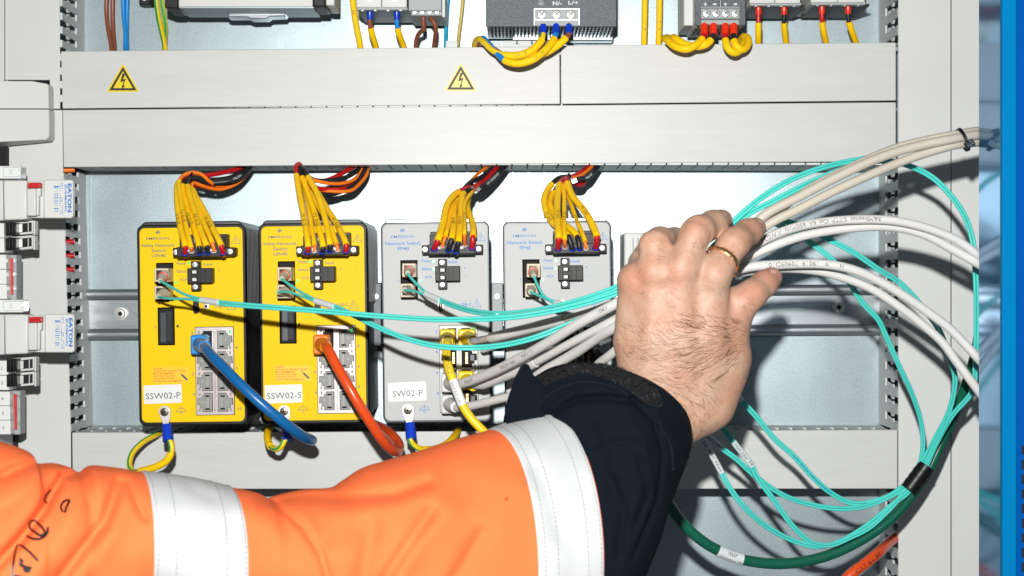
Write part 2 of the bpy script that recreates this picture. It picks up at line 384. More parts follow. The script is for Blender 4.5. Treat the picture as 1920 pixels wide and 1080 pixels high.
rz = W(0, 590, BP).z; rx0 = W(161, 0, BP).x; rx1 = W(1655, 0, BP).x
rl = rail('zinc plated mounting rail running behind the four network switches', rz, rx0, rx1, 0.0065)
for px, py in ((227, 588), (1572, 576)):
    mb = MB(); c = W(px, py, 150); mb.lathe(c, (0, -1, 0), [(0, 12.5), (2, 12.5), (2.2, 9.5), (5, 9.2), (7, 8), (7.2, 4.6), (4.5, 4.2), (4.5, .1)], 22)
    part('rail_screw', mb, 'screw', rl); mb = MB(); mb.lathe(c+Vector((0, -7.4, 0)), (0, -1, 0), [(0, 4.4), (.3, 4.4), (.3, .1)], 6); part('screw_socket', mb, 'hole', rl)
# folded flange strip of the plate along the left and right ducts and above the lower duct
for (xa, ya, xb, yb) in ((161, 330, 168, 795),):
    mb = MB(); a = W(xa, ya, BP-6); b = W(xb, yb, BP-6); mb.box(a.x, b.x, BP-6, BP-.5, b.z, a.z); solo('plate_flange', mb, 'galv', 'thin galvanised strip standing beside the slots of the left duct', 'metal strip')

# blue door edge, open towards the camera
t = thing('cabinet_door', 'bright blue cabinet door edge at the right, glossy on its inner face', 'door', W(1835, 1080, -480))
mb = MB(); mb.box(735, 741, -592, -480, -700, 700); part('inner_face', mb, 'frame', t, bevel=1.5)
mb = MB(); x1 = W(1904, 0, -592).x; mb.box(735.4, x1, -600, -592.2, -700, 700); part('front_edge', mb, 'framef', t, bevel=2.5)
mb = MB(); mb.box(x1+.4, x1+60, -590, -575, -700, 700); part('outer_face', mb, 'framed', t, bevel=2)
for i in range(9):
    y = 835+i*27.5
    mb = MB(); a = W(1916, y, -591); b = W(1940, y+17, -591); mb.box(a.x, b.x, -592, -589.6, b.z, a.z); part('vent_slot', mb, 'hole', t)

# ================================================================ warning triangles
def warn_sign(cx, cy, h, label):
    t = thing('warning_sign', label, 'warning sign', W(cx, cy+h/2, -1), 'lightning bolt warning triangles'); f = pane(-.9)
    def tri(r, rr): # rounded triangle in px
        P = []
        for a in (-90, 30, 150):
            x = cx+r*math.cos(math.radians(a)); y = cy+h*.14+r*math.sin(math.radians(a))
            P += [(x+rr*math.cos(math.radians(a+b)), y+rr*math.sin(math.radians(a+b))) for b in (-55, -25, 0, 25, 55)]
        return P
    mb = MB(); mb.prism([(f(*p).x, f(*p).z) for p in tri(h*.60, h*.05)], -.9, -.1); part('plate', mb, 'sign', t)
    mb = MB(); P = tri(h*.585, 0); P = [P[2], P[7], P[12]]; Q = [(cx+(x-cx)*.71, (cy+h*.14)+(y-cy-h*.14)*.71) for x, y in P]
    g = pane(-1.1); mb.add([g(*p) for p in P]+[g(*p) for p in Q], [(i, (i+1) % 3, (i+1) % 3+3, i+3)[::-1] for i in range(3)]); part('border', mb, 'ink', t)
    mb = MB(); k = h/52.0; B = [(-1, -15), (4.5, -15), (-.2, -3.5), (5.5, -5.5), (1.2, 8), (3.8, 8), (-.8, 15.5), (-2.6, 7.5), (-.6, 8), (1.6, -.5), (-5.2, 2)]
    B = [(cx+x*k, cy+h*.10+y*k) for x, y in B]; mb.prism([(g(*p).x, g(*p).z) for p in B], -1.15, -1.0); part('lightning_bolt', mb, 'ink', t)
warn_sign(230.5, 147.5, 51, 'yellow lightning warning triangle on the upper duct, towards its left end')
warn_sign(864, 146, 51, 'yellow lightning warning triangle on the upper duct, below the looped power supply wires')
# scuffs on the covers
for (xa, ya, xb, yb, dd) in ((1035, 470, 1, 1, 1),): pass

# ================================================================ network switches
def make_switch(px, py, yellow, name_lines, label):
    d0 = -150; k = kk(d0)
    root = thing('network_switch', label, 'network switch', W(px, py, d0), 'network switches on the rail', local=True)
    root.rotation_euler = (0, -math.radians(0.75), 0)
    L = lambda dd: (lambda u, v: Vector((u*k, dd, -v*k)))
    off = 0 if yellow else 2.6; ov = 0 if yellow else 1.5
    def pb(mb, u0, v0, u1, v1, a, b, mi=0): mb.box(u0*k, u1*k, a, b, -v1*k, -v0*k, mi)
    mb = MB(); mb.prism([(u*k, -v*k) for u, v in rrect(6, -6, 196, 372, 10)], 8, 280); part('housing', mb, 'fin' if yellow else 'steel', root, bevel=2)
    if yellow:
        for side in (0, 1):
            mb = MB()
            for i in range(16):
                y = 30+i*15; pb(mb, (2 if side == 0 else 196), 6, (6 if side == 0 else 200), 150, y, y+7)
            part('heat_fins', mb, 'fin', root)
    mb = MB(); mb.prism([(u*k, -v*k) for u, v in rrect(0, 0, 204, 377, 13)], 0, 14); part('bezel', mb, 'black' if yellow else 'bezel', root, bevel=2.2)
    mb = MB(); i0 = 5.5 if yellow else 3.8; mb.prism([(u*k, -v*k) for u, v in rrect(i0, i0+.5, 204-i0, 377-i0-1, 10)], -1.6, -.1); face = part('face_plate', mb, 'yel' if yellow else 'grey', root, bevel=.8)
    f = L(-1.85); ink = 'inks' if yellow else 'inkb'; mb = MB()
    root_face = face
    letter(mb, 'EMERSON', f, 40+off*.4, 25.8+ov, h=4.9, w=43, bold=.012)
    for (a, b) in ((0, -3.6), (3.0, -1.6), (-2.8, -1.2), (0, .6)):
        mb.add([f(40+a+off*.3-2.1, 15.5+ov+b), f(40+a+off*.3, 15.5+ov+b+2.0), f(40+a+off*.3+2.3, 15.5+ov+b), f(40+a+off*.3, 15.5+ov+b-2.0)], [(0, 1, 2, 3)])
    if yellow:
        letter(mb, 'Safety Network', f, 40.5, 39.3, w=63, h=8.4, bold=.012); letter(mb, 'Switch', f, 41.5, 48.3, h=6.6, w=27, bold=.012); letter(mb, 'LSN40', f, 41.5, 57.7, h=6.4, w=27, bold=.012)
    else:
        letter(mb, 'Network Switch', f, 41.5, 39.7, w=65.5, h=6.6, bold=.018); letter(mb, 'FP40', f, 42.3, 49.8, h=6.6, w=21, bold=.018)
    part('name_lettering', mb, ink, face); mb = MB(); bo = .012 if yellow else .018
    for s_, u, v, hh, ww in (('Power', 84, 73, 6.0, 18), ('Status', 83.5, 87.5, 5.8, 19), ('ACA', 87, 103, 5.2, 13.5), ('Input', 133.6, 76, 6.6, 17.5)):
        letter(mb, s_, f, u+off*.5, v+ov*.3, h=hh, w=ww, bold=bo)
    letter(mb, '+', f, 154+off, 87.5, h=4, bold=bo); letter(mb, '-', f, 153.6+off, 103, w=2.2, bold=bo)
    part('lamp_lettering', mb, ink, face); mb = MB()
    letter(mb, 'USB-C', f, 156.6+off*.3, 154.5+ov, h=5.6, w=22, bold=bo)
    part('port_lettering', mb, ink, face)
    for (u, v) in ((186+off*.6, 30), (176.6+off*.6, 154)):
        mb = MB(); strokes(mb, f, [(u-8.2, v+6.8), (u, v-7.6), (u+8.2, v+6.8)], .8, closed=True); strokes(mb, f, [(u, v-2.8), (u, v+2.4)], 1.1); strokes(mb, f, [(u, v+4.2), (u, v+5.2)], 1.1); part('warning_symbol', mb, ink, face)
    mb = MB()
    letter(mb, '1', f, 32.6, 108+ov, h=5.6, bold=bo)
    nums = ((3, 101.8, 203.6), (5, 102.6, 242), (7, 103, 281), (9, 104, 319), (4, 184.6, 232), (6, 185, 270), (8, 185.5, 308.6), (10, 189.5, 347)) if yellow else \
           ((2, 102, 206), (4, 102, 244), (6, 102.8, 283), (8, 103.6, 321.5), (3, 185, 234), (5, 185, 272.6), (7, 185.5, 311), (9, 186, 349))
    if yellow: letter(mb, '2', f, 33.8, 191, h=5.6, bold=bo)
    for n_, u, v in nums: letter(mb, str(n_), f, u, v, h=6.2, bold=bo)
    part('port_numbers', mb, ink, face); mb = MB()
    gu, gv = (79.6, 350) if yellow else (78, 352)
    strokes(mb, f, arc(gu, gv+3.2, 9.3, 180, 360), .7); strokes(mb, f, [(gu, gv-9), (gu, gv)], .8)
    for i, hw in enumerate((7.6, 4.4, 1.6)): strokes(mb, f, [(gu-hw, gv+i*2.6), (gu+hw, gv+i*2.6)], .8)
    part('earth_symbol', mb, ink, face)
    # six-pole power plug
    o = off
    mb = MB(); pb(mb, 102+o-10*(not yellow), 20, 175+o, 50, -28, -1.7); part('plug_socket', mb, 'black', root, bevel=1)
    mb = MB(); pb(mb, 88+o*1.5, 44, 174+o*1.4, 62.5, -62, -1.9); pb(mb, 90+o*1.5, 26, 172+o*1.4, 45, -46, -1.9); pl = part('power_plug', mb, 'blackg', root, bevel=1.2)
    mb = MB(); pb(mb, 76+o*1.2, 45, 190+o*.8, 61, -40, -1.8)
    part('plug_flange', mb, 'blackg', root, bevel=1.4)
    for u in (82+o*1.1, 182+o*.8): mb = MB(); mb.screw((u*k, -40.2, -53*k), 5.0, 0, 1, ang=random.uniform(.3, 1.2)); part('screw', mb, ['screw', 'hole'], root)
    mb = MB()
    for u in (108, 148): pb(mb, u+o, 48.5, u+6+o, 53, -62.5, -61.5)
    part('release_tab', mb, 'devw', pl)
    if yellow:
        mb = MB(); g2 = L(-47.2)
        letter(mb, 'T', g2, 118, 33, h=5); letter(mb, '1', g2, 141, 33, h=5); letter(mb, '2', g2, 168, 35, h=5); part('plug_marking', mb, 'inkw', pl)
    # two-pole input plug
    mb = MB(); pb(mb, 100+o, 82.5+ov, 146+o, 110.5+ov, -30, -1.9); pb(mb, 105+o, 69.5+ov*.5, 121.5+o, 125+ov, -20, -1.8); ip = part('input_plug', mb, 'blackg', root, bevel=1.1)
    mb = MB(); pb(mb, 100.5+o, 96+ov, 122+o, 96.8+ov, -30.6, -29.9); pb(mb, 124+o, 85+ov, 124.7+o, 109+ov, -30.6, -29.9); pb(mb, 133+o, 82.8+ov, 133.8+o, 110.2+ov, -30.6, -29.9)
    for v in (90, 104): pb(mb, 108+o, v-4.2+ov, 121+o, v+4.2+ov, -30.7, -29.9)
    part('plug_recess', mb, 'hole', ip)
    for v in (90, 104): mb = MB(); pb(mb, 110+o, v-3+ov, 117.5+o, v+2.6+ov, -31.8, -30.8); part('clamp_contact', mb, 'devw', ip)
    for v in (76, 117.5): mb = MB(); mb.screw(((112.5+o)*k, -20.2, -(v+ov*.7)*k), 4.9, 0, 1, ang=random.uniform(.2, 1.0)); part('screw', mb, ['screw', 'hole'], root)
    # status lamps
    for i, (u, v) in enumerate(((97.6, 72.3), (97.6, 87.5), (97.6, 103), (73, 108.5), (75, 190.4))):
        if not yellow and i == 4: continue
        lit = i in (0, 1, 3) if not yellow else i in (0, 3)
        mb = MB(); pb(mb, u-1.8+o*.5, v-2.6+ov, u+1.8+o*.5, v+2.6+ov, -2.2, -1.7); pb(mb, u-1.8+o*.5, v-1.4+ov, u-.6+o*.5, v+1.4+ov, -2.6, -2.2)
        part('status_lamp', mb, 'led' if lit else 'ledo', root)
    # optical ports
    for i, (u0, v0, u1, v1) in enumerate(((36.3, 71.5, 68.5, 143.5), (38, 155, 69.8, 226))):
        if i == 1 and not yellow: continue
        mb = MB(); P = [(u0, v0), (u1, v0), (u1, v1), (u0, v1)]; Q = [(u0+2, v0+2), (u1-2, v0+2), (u1-2, v1-2), (u0+2, v1-2)]
        mb.add([L(-2.6)(*p) for p in P]+[L(-2.6)(*q) for q in Q]+[L(-1.6)(*p) for p in P]+[L(3)(*q) for q in Q],
               [(j+4, (j+1) % 4+4, (j+1) % 4, j) for j in range(4)]+[(j, (j+1) % 4, (j+1) % 4+4, j+4) for j in range(4)]+[(j+4, (j+1) % 4+4, (j+1) % 4+12, j+12) for j in range(4)])
        pt = part('optical_port', mb, 'fin', root)
        mb = MB(); pb(mb, u0+1.5, v0+1.5, u1-1.5, v1-1.5, -1.68, -1.5); part('port_opening', mb, 'hole', pt)
        if i == 1:
            mb = MB(); pb(mb, u0+5, v0+10, u0+15, v1-6, -1.9, -1.7); part('port_latch', mb, 'bezel', pt); mb = MB(); pb(mb, u0+16, v0+7, u1-6, v1-8, -1.85, -1.7); part('port_shell', mb, 'blackg', pt)
    if yellow:
        mb = MB(); mb.prism([(a*k, -b*k) for a, b in rrect(104.3, 141.6, 115.6, 168, 5.4)], -3, -1.7); cov = part('usb_cover', mb, 'black', root, bevel=.8)
        mb = MB(); mb.lathe((129*k, -1.7, -154*k), (0, -1, 0), [(0, 4.8), (.5, 4.8), (.7, 4.2), (.7, 2.7), (-.5, 2.6)], 18); part('reset_eyelet', mb, 'screw', root)
        mb = MB(); mb.lathe((129*k, -1.9, -154*k), (0, -1, 0), [(0, 2.6), (.45, 2.6), (.45, .1)], 14); part('reset_hole', mb, 'hole', root)
        mb = MB(); g = L(-1.8); mb.add([g(27, 267), (g(95, 267)), g(95, 297), g(27, 297)], [(0, 3, 2, 1)]); cp = part('caution_patch', mb, 'caut', face)
        mb = MB(); g = L(-2.0); y0 = 269.5
        for s_, wd in (('CAUTION:', 17), ('THE PLASTIC SECURITY PLUGS', 60), ('MUST BE REMOVED', 37), ('WITH THIS TOOL ONLY', 42), ('(INCLUDED) OR THE', 38), ('SWITCH WILL BE DAMAGED.', 55)):
            letter(mb, s_, g, 28.5+wd/2, y0, h=3.3, w=wd, bold=.02); y0 += 4.75
        part('caution_lettering', mb, 'inkr', cp)
        mb = MB(); strokes(mb, g, [(78, 278), (83, 283)], 1.0); strokes(mb, g, [(83, 283), (90.5, 290.5)], 3.6); part('tool_symbol', mb, 'inkg', cp)
    else:
        mb = MB(); mb.prism([(a*k, -b*k) for a, b in rrect(106.2, 148.5, 115.8, 170.5, 4.4)], -2.2, -1.7); cv = part('usb_port', mb, 'screw', root)
        mb = MB(); mb.prism([(a*k, -b*k) for a, b in rrect(107.4, 149.8, 114.6, 169.2, 3.4)], -2.4, -2.25); part('usb_opening', mb, 'hole', cv)
        mb = MB(); mb.prism([(a*k, -b*k) for a, b in rrect(110.2, 153.6, 111.8, 165.6, .7)], -3.0, -2.45); part('usb_tongue', mb, 'devw', cv)
    # copper port block
    u0, v0, u1, v1 = (108, 193, 179.5, 357.5) if yellow else (107.8, 195, 178.8, 357.5)
    mb = MB(); pb(mb, u0-.8, v0-.8, u1+.8, v1+.8, -2.0, -1.7); part('block_gap', mb, 'hole', root)
    mb = MB(); pb(mb, u0, v0, u1, v1, -4, -1.9); pb(mb, 142.2, v0+8, 145.8, v1-8, -6, -4.05); blk = part('port_block', mb, 'chrome' if yellow else 'devw', root, bevel=.7)
    P0 = [(-13.8, -16.8), (2, -16.8), (2, -12.5), (5, -12.5), (5, -8), (12.8, -8), (13.4, 4.5), (9, 4.5), (9, 10), (5, 10), (5, 16.6), (-13.8, 16.6)]
    for col in (0, 1):
        sgn = -1 if col == 0 else 1; cu = (124.8, 163.5)[col]
        for row in range(4):
            cv = (217.5, 256.3, 295.2, 334)[row]
            if yellow and col == 0 and row == 0: Pq = P0
            Po = [(cu+sgn*x*1.06, cv+y*1.05) for x, y in P0]; Pi = [(cu+sgn*x, cv+y) for x, y in P0]
            mb = MB(); mb.prism([(a*k, -b*k) for a, b in Po], -4.35, -3.9); port = part('copper_port', mb, 'hole', root)
            if yellow and not (col == 0 and row == 0):
                mb = MB(); mb.prism([(a*k, -b*k) for a, b in Pi], -6.2, -4.4); pg = part('security_plug', mb, 'blank', port, bevel=.5)
                mb = MB(); pb(mb, cu-sgn*6.5-2.4, cv-10.5, cu-sgn*6.5+2.4, cv+10.5, -9, -6.3); mb.lathe(((cu+sgn*3.2)*k, -6.2, -(cv-1)*k), (0, -1, 0), [(0, 3.8), (.8, 3.6), (.8, 2.9), (.5, 2.6)], 14); part('plug_bar', mb, 'blankd', port, bevel=.6)
                mb = MB(); pb(mb, cu-sgn*5.3-4.6, cv-13.2, cu-sgn*5.3+4.6, cv-10.7, -6.6, -6.3); pb(mb, cu-sgn*5.3-1.7, cv-13.2, cu-sgn*5.3+1.7, cv-9, -6.6, -6.3)
                pb(mb, cu-sgn*5.3-4.6, cv+11, cu-sgn*5.3+4.6, cv+13.6, -6.6, -6.3); pb(mb, cu-sgn*5.3-1.7, cv+9, cu-sgn*5.3+1.7, cv+13.6, -6.6, -6.3); part('plug_notch', mb, 'hole', port)
            elif not yellow:
                mb = MB()
                for i in range(8): pb(mb, cu-sgn*7-.5, cv-10.5+i*2.7, cu-sgn*7+4, cv-9.4+i*2.7, -4.8, -4.4)
                part('contacts', mb, 'gold', port)
                mb = MB(); pb(mb, cu+sgn*4-2, cv-6, cu+sgn*4+5, cv+5, -4.9, -4.4); part('port_tab', mb, 'bezel', port)
            for dv in (-15, 14):
                mb = MB(); pb(mb, cu+sgn*9.6-1.7, cv+dv-3, cu+sgn*9.6+1.7, cv+dv+3, -4.9, -4.0)
                part('port_lamp', mb, 'led' if (col == 1 and row == 0 and dv < 0) else 'blank', root)
    # name label
    return root, L, k
def name_label(root, L, k, txt, u0, v0, u1, v1, rot):
    cu, cv = (u0+u1)/2, (v0+v1)/2; mb = MB(); P = rrect(u0, v0, u1, v1, 2)
    c, s_ = math.cos(rot), math.sin(rot); mb.prism([((cu+(a-cu)*c-(b-cv)*s_)*k, -(cv+(a-cu)*s_+(b-cv)*c)*k) for a, b in P], -2.4, -1.8)
    lab = part('name_label', mb, 'white', root); mb = MB(); letter(mb, txt, L(-2.55), cu+.8, cv+3.2, h=11.5, w=(u1-u0)*.92 if txt[0:2] == 'SS' else (u1-u0)*.80, rot=rot); part('label_lettering', mb, 'inkg', lab)
s1 = make_switch(256, 422, True, 0, 'yellow safety switch marked SSW02-P with a blue cable plugged in')
name_label(*s1, 'SSW02-P', 10, 300, 81, 334.6, -.025)
s2 = make_switch(484, 419, True, 0, 'yellow safety switch marked SSW02-S with an orange cable plugged in')
name_label(*s2, 'SSW02-S', 9, 303, 79, 337, -.02)
s3 = make_switch(713.5, 417, False, 0, 'light grey network switch marked SW02-P, next to the yellow ones')
name_label(*s3, 'SW02-P', 10.5, 300, 81.5, 335.5, -.03)
s4 = make_switch(942, 415.5, False, 0, 'light grey network switch with no name label, nearest the hand')
# rail end clamps with screws between the switches
def clamp(px, py, h, label):
    t = thing('rail_clamp', label, 'rail clamp', W(px, py, 100), 'rail clamps between the switches')
    mb = MB(); mb.pbox(px-11, py-h/2, px+11, py+h/2, 60, 140); part('clamp_body', mb, 'bezel' if px < 720 else 'devg', t, bevel=2)
    for yy in (-.28, .02): mb = MB(); c = W(px, py+h*yy, 60); mb.screw((c.x, 59.8, c.z), 6.4, 0, 1, ang=random.uniform(.3, 1)); part('screw', mb, ['screw', 'hole'], t)
clamp(476, 590, 120, 'dark rail clamp with two screws between the two yellow switches')
clamp(704.5, 590, 120, 'dark rail clamp between a yellow switch and the first grey switch')
clamp(932, 590, 120, 'bright rail clamp with two screws between the two grey switches')
clamp(1160, 590, 110, 'bright rail clamp at the right side of the last grey switch')
# pale box right of the last switch, behind the hand
t = thing('terminal_box', 'pale ribbed box standing between the last grey switch and the hand', 'electrical box', W(1235, 590, 140))
mb = MB(); mb.pbox(1170, 436, 1300, 640, 20, 140); part('body', mb, 'devw', t, bevel=3)
for i in range(4): mb = MB(); mb.pbox(1186+i*9, 446, 1188.5+i*9, 640, 18.5, 20); part('rib', mb, 'devg', t)
# ================================================================ wires and cables
def path(pts, step=7.0):
    return cr([W(*p) for p in pts], step)
def lerpd(pts, d0, d1, e=1.0):
    """adds depths d0..d1 along a list of pixel points"""
    L = [0]
    for a, b in zip(pts, pts[1:]): L.append(L[-1]+math.hypot(b[0]-a[0], b[1]-a[1]))
    return [(p[0], p[1], d0+(d1-d0)*(l/L[-1])**e) for p, l in zip(pts, L)]
COLR = dict(r='red', o='orange', k='blk')
NAMEC = dict(r='red', o='orange', k='black')
def switch_wires(tag_txt, where, data, tie_d=-50):
    """data: (colour, radius px, bottom, sleeve points bottom->top, core points top->duct, order offset, text position)"""
    ordn = ['leftmost', 'second from left', 'third from left', 'fourth from left', 'fifth from left', 'rightmost']
    for i, (c, r, bot, slv, core, dof, ts) in enumerate(data):
        r = r*1.12
        t = thing('control_wire', '%s wire in yellow sleeve, %s of six entering %s' % (NAMEC[c], ordn[i], where), 'wire', W(bot[0], bot[1]+2, -208), 'sleeved wires of the power plugs')
        bx, by = bot
        head = [(bx+.3, by+6, -200), (bx, by+1, -212)]
        sl = lerpd(slv, -214, tie_d, 1.15); sl = [(x, y, d+dof) for x, y, d in sl]
        n = max(1, len(core)-1)
        co = [(x, y, tie_d+dof*.5+(75-tie_d)*((j+1)/(n+1))**1.3) for j, (x, y) in enumerate(core)]
        P = path(head+sl+co, 5); C = cum(P)
        # arc lengths of sleeve
        a = min(range(len(P)), key=lambda q: (P[q]-W(*sl[0])).length); b = min(range(len(P)), key=lambda q: (P[q]-W(*sl[-1])).length)
        a_, b_ = C[a], C[b]
        cr_ = r*.80
        mb = MB(); mb.tube(P, cr_, 12); part('core', mb, COLR[c], t)
        mb = MB(); Q = sub(P, a_, b_, 5); mb.tube(Q, r, 14, rf=lambda s, T: r*(1+.02*math.sin(s*.11+i*2)+(.05 if s < 2 else 0))); sv = part('sleeve', mb, 'sleeveY', t)
        mb = MB(); e = Q[0]; T = (Q[1]-Q[0]).normalized()
        if ts is not None:
            txt, s0, hh = ts; Lw = len(txt)*hh*.66; mb2 = MB(); f = on_tube(Q, r, s0, sgn=1, roll=random.uniform(-.15, .2))
            letter(mb2, txt, f, Lw/2, 0, h=hh, w=Lw, bold=.01); part('sleeve_lettering', mb2, 'ink', sv)
        # ferrule collar in the plug
        mb = MB(); c0 = W(bx, by+3.5, -213); dirn = (W(*head[1])-W(*head[0])).normalized(); dirn = Vector((0, -.55, .83))
        R = cr_*1.22; q_ = dirn.cross(Vector((1, 0, 0))).normalized(); c0 = c0+dirn*1.5+Vector((0, -2.5, 0)); mb.tube([c0+(Vector((1, 0, 0))*math.cos(a_)+q_*math.sin(a_))*R*1.0 for a_ in [2*math.pi*z_/20 for z_ in range(21)]], .95, 6, cap=False); part('ferrule', mb, 'crimpb' if c != 'o' else 'devw', t)
K = 4.9
switch_wires('SSW01-P', 'the switch marked SSW02-P', [
 ('r', K, (347, 474), [(347.5, 463), (339, 430), (333, 392), (331.5, 360), (334, 343)], [(345, 332), (365, 331), (394, 328), (425, 322), (452, 314), (460, 306)], -8, ('SSW01-P-1', 62, 6.6)),
 ('o', 3.9, (360, 470), [(358.5, 465), (348, 420), (340, 383), (336, 339)], [(344, 329), (357, 324), (375.6, 326), (394, 340.7), (409, 349), (424, 349), (446, 339), (464, 322), (470, 306)], -16, ('SSW01-P-2', 72, 6.6)),
 ('k', K, (375, 473), [(373.7, 463), (361, 420), (351, 389), (343, 348)], [(352, 335), (370, 333), (394, 337), (431, 333), (460, 318), (468, 306)], -4, ('SSW01-P-3', 64, 6.6)),
 ('k', K, (390, 472), [(387.6, 462), (375.5, 430), (362.6, 389), (352, 349)], [(354, 336), (372, 337), (396, 344), (430, 340), (462, 323), (474, 306)], -14, ('SSW01-P-4', 60, 6.6)),
 ('o', 3.9, (401.5, 469.5), [(398, 455.5), (388.5, 433), (375.5, 400), (364, 367), (359, 352)], [(362, 343), (378, 348), (394, 353), (416, 354.6), (446, 342.6), (468, 320), (476, 306)], -2, None),
 ('r', K, (418.5, 473), [(415, 461), (399.6, 429.6), (383, 396), (362, 357)], [(360, 345), (380, 350), (410, 343), (445, 330), (470, 306)], -6, ('SSW01-P-5', 58, 6.6))])
switch_wires('SSW01-S', 'the switch marked SSW02-S', [
 ('r', K, (576.7, 471), [(578, 464), (570.5, 411), (560, 355.5), (556, 328.7)], [(555, 312), (562, 308), (572, 330), (605, 339), (636, 328), (655, 317), (672, 308)], -12, ('SSW01-S-1', 50, 6.6)),
 ('o', 3.8, (590, 469.5), [(589.6, 461), (583.5, 420), (577, 383), (570, 352)], [(566, 335), (584, 337), (614, 343.5), (643.7, 343.5), (666, 335), (679, 318.5), (681, 306)], 2, None),
 ('k', K, (605, 471), [(606, 464), (595.5, 418.5), (580, 370), (567, 333)], [(561, 318), (566, 322), (590, 338), (623, 338), (651, 331.5), (669.6, 320), (678, 306)], -10, ('SSW01-S-3', 52, 6.6)),
 ('k', K, (618.7, 468.5), [(619, 460), (612, 420), (595.5, 365), (578, 332)], [(570, 318), (563, 314), (566, 340), (603, 363), (623, 364), (651, 354), (669.6, 341), (684, 318), (688, 306)], -18, None),
 ('o', 3.8, (633.5, 467.6), [(630.7, 457.4), (619.6, 426), (595, 385), (582, 359)], [(578, 348), (600, 356), (655, 358), (673, 346), (688, 326), (690, 306)], 3, ('SSW01-S-5', 50, 6.6)),
 ('r', K, (649, 469.5), [(649, 459), (632.6, 422), (614, 392.6), (596, 362)], [(588, 350), (600, 354), (632.6, 355.6), (655, 350), (675, 332), (683, 306)], -2, ('SSW01-S-4', 48, 6.6))])
switch_wires('SW01-P', 'the switch marked SW02-P', [
 ('r', 5.6, (814, 465), [(820.5, 452), (830, 420), (838, 385), (847, 370), (859, 360)], [(872, 354), (894, 348), (908.5, 339), (927, 320), (937, 304)], -12, None),
 ('o', 3.4, (829, 461), [(835, 444), (841, 418.5), (845.5, 392.6), (856, 372)], [(868, 358), (880.7, 341.7), (893.7, 328), (912, 314), (926, 303)], 0, None),
 ('k', 5.2, (841, 467.6), [(846.5, 449), (851, 415), (852, 392), (859, 374)], [(872, 352), (882, 342), (901, 333), (923, 316.7), (934, 303)], -4, ('SW01-P-1', 50, 6.0)),
 ('k', 5.2, (855, 470), [(859.5, 454.6), (863, 411), (865, 383), (869, 363)], [(880, 356), (899, 353), (916, 342), (934.4, 324), (951, 304)], -14, ('SW01-P-2', 52, 6.0)),
 ('o', 3.2, (872, 459), [(871, 440), (871.5, 411), (870.5, 389), (875, 374), (885, 361)], [(892, 354), (901, 347), (919.6, 326), (938, 304)], -20, ('SW01-P-3', 46, 6.0)),
 ('r', 5.2, (885, 463), [(887, 443.5), (887, 422), (881, 404), (876, 388), (878, 374)], [(884, 360), (900, 346), (922, 326), (944, 304)], -2, None)])
switch_wires('SW01-S', 'the unlabelled grey switch', [
 ('r', 5.6, (1046, 465), [(1047.6, 448), (1045, 411), (1045, 374), (1049, 346)], [(1056, 337), (1081.5, 328), (1104, 313), (1112, 300)], -16, ('SW01-S-1', 56, 6.0)),
 ('o', 3.6, (1059, 463), [(1059, 450), (1058, 400), (1058, 370), (1057, 349)], [(1062, 338), (1089, 329), (1111, 311), (1119, 300)], -18, ('SW01-S-2', 56, 6.0)),
 ('k', 5.4, (1073, 465), [(1065, 442.6), (1055.6, 433), (1034, 415), (1023, 392.6), (1021, 370), (1034, 346)], [(1046, 335), (1061, 331.5), (1085, 333), (1104, 328), (1118.5, 312), (1130, 300)], 2, ('SW01-S-3', 58, 6.0)),
 ('k', 5.2, (1087, 464), [(1082, 443.5), (1074, 433), (1055.6, 418.5), (1037, 398), (1031, 380), (1038, 361)], [(1052, 342), (1068, 336), (1095, 332), (1112, 318), (1124, 300)], 6, None),
 ('o', 3.6, (1098.5, 465), [(1097, 453), (1085, 422), (1074, 392.6), (1066, 366)], [(1066, 350), (1080, 338), (1100, 320), (1114, 300)], 0, ('SW01-S-5', 62, 6.0)),
 ('r', 5.6, (1117, 463), [(1119.4, 444.5), (1115, 431.5), (1105.6, 411), (1090.7, 389), (1074, 368.5), (1064, 344)], [(1062, 334), (1074, 343), (1090, 346), (1098, 335), (1110, 318), (1126, 300)], -12, ('SW01-S-6', 64, 6.0))])
# thick printed black conductors running up behind the cover
def cable(name, label, cat, pts, r, m, group=None, seg=14, rf=None, stripe=None, twist=0, lettering=None, step=6):
    P = path(pts, step)
    if lettering is None:
        mb = MB(); mb.tube(P, r, seg, rf=rf, stripe=stripe, twist=twist); return solo(name, mb, m, label, cat, group), P
    t = thing(name, label, cat, P[0], group); mb = MB(); mb.tube(P, r, seg, rf=rf, stripe=stripe, twist=twist); j = part('jacket', mb, m, t)
    for (txt, s0, hh, sgn, ink, roll) in lettering:
        mb = MB(); Lw = len(txt)*hh*.72; f = on_tube(P, r, s0, sgn=sgn, roll=roll); letter(mb, txt, f, Lw/2, 0, h=hh, w=Lw); part('jacket_lettering', mb, ink, j)
    return t, P
cable('printed_cable', 'black wire with pale printing rising from the tie of the switch marked SW02-P', 'wire', [(898, 356, -40), (908, 349, -35), (918, 341, -20), (934.4, 325, 0), (953, 304, 40)], 5.8, 'blk',
      'printed black wires', lettering=[('DNV TAE0000025', 17, 4.2, 1, 'inkw', .1)])
cable('printed_cable', 'black wire with pale printing above the switch marked SSW02-P', 'wire', [(400, 343, -20), (431, 339, -15), (452, 330, 0), (470, 310, 30), (474, 302, 40)], 5.4, 'blk',
      'printed black wires', lettering=[('HELUKA', 36, 4.4, 1, 'inkw', -.1)])
cable('printed_cable', 'black wire with pale printing at the top right of the unlabelled switch bundle', 'wire', [(1082, 337, -30), (1100, 333, -25), (1112, 322, 0), (1128, 302, 40)], 5.2, 'blk',
      'printed black wires', lettering=[('HELUKAB', 14, 3.6, 1, 'inkw', .1)])
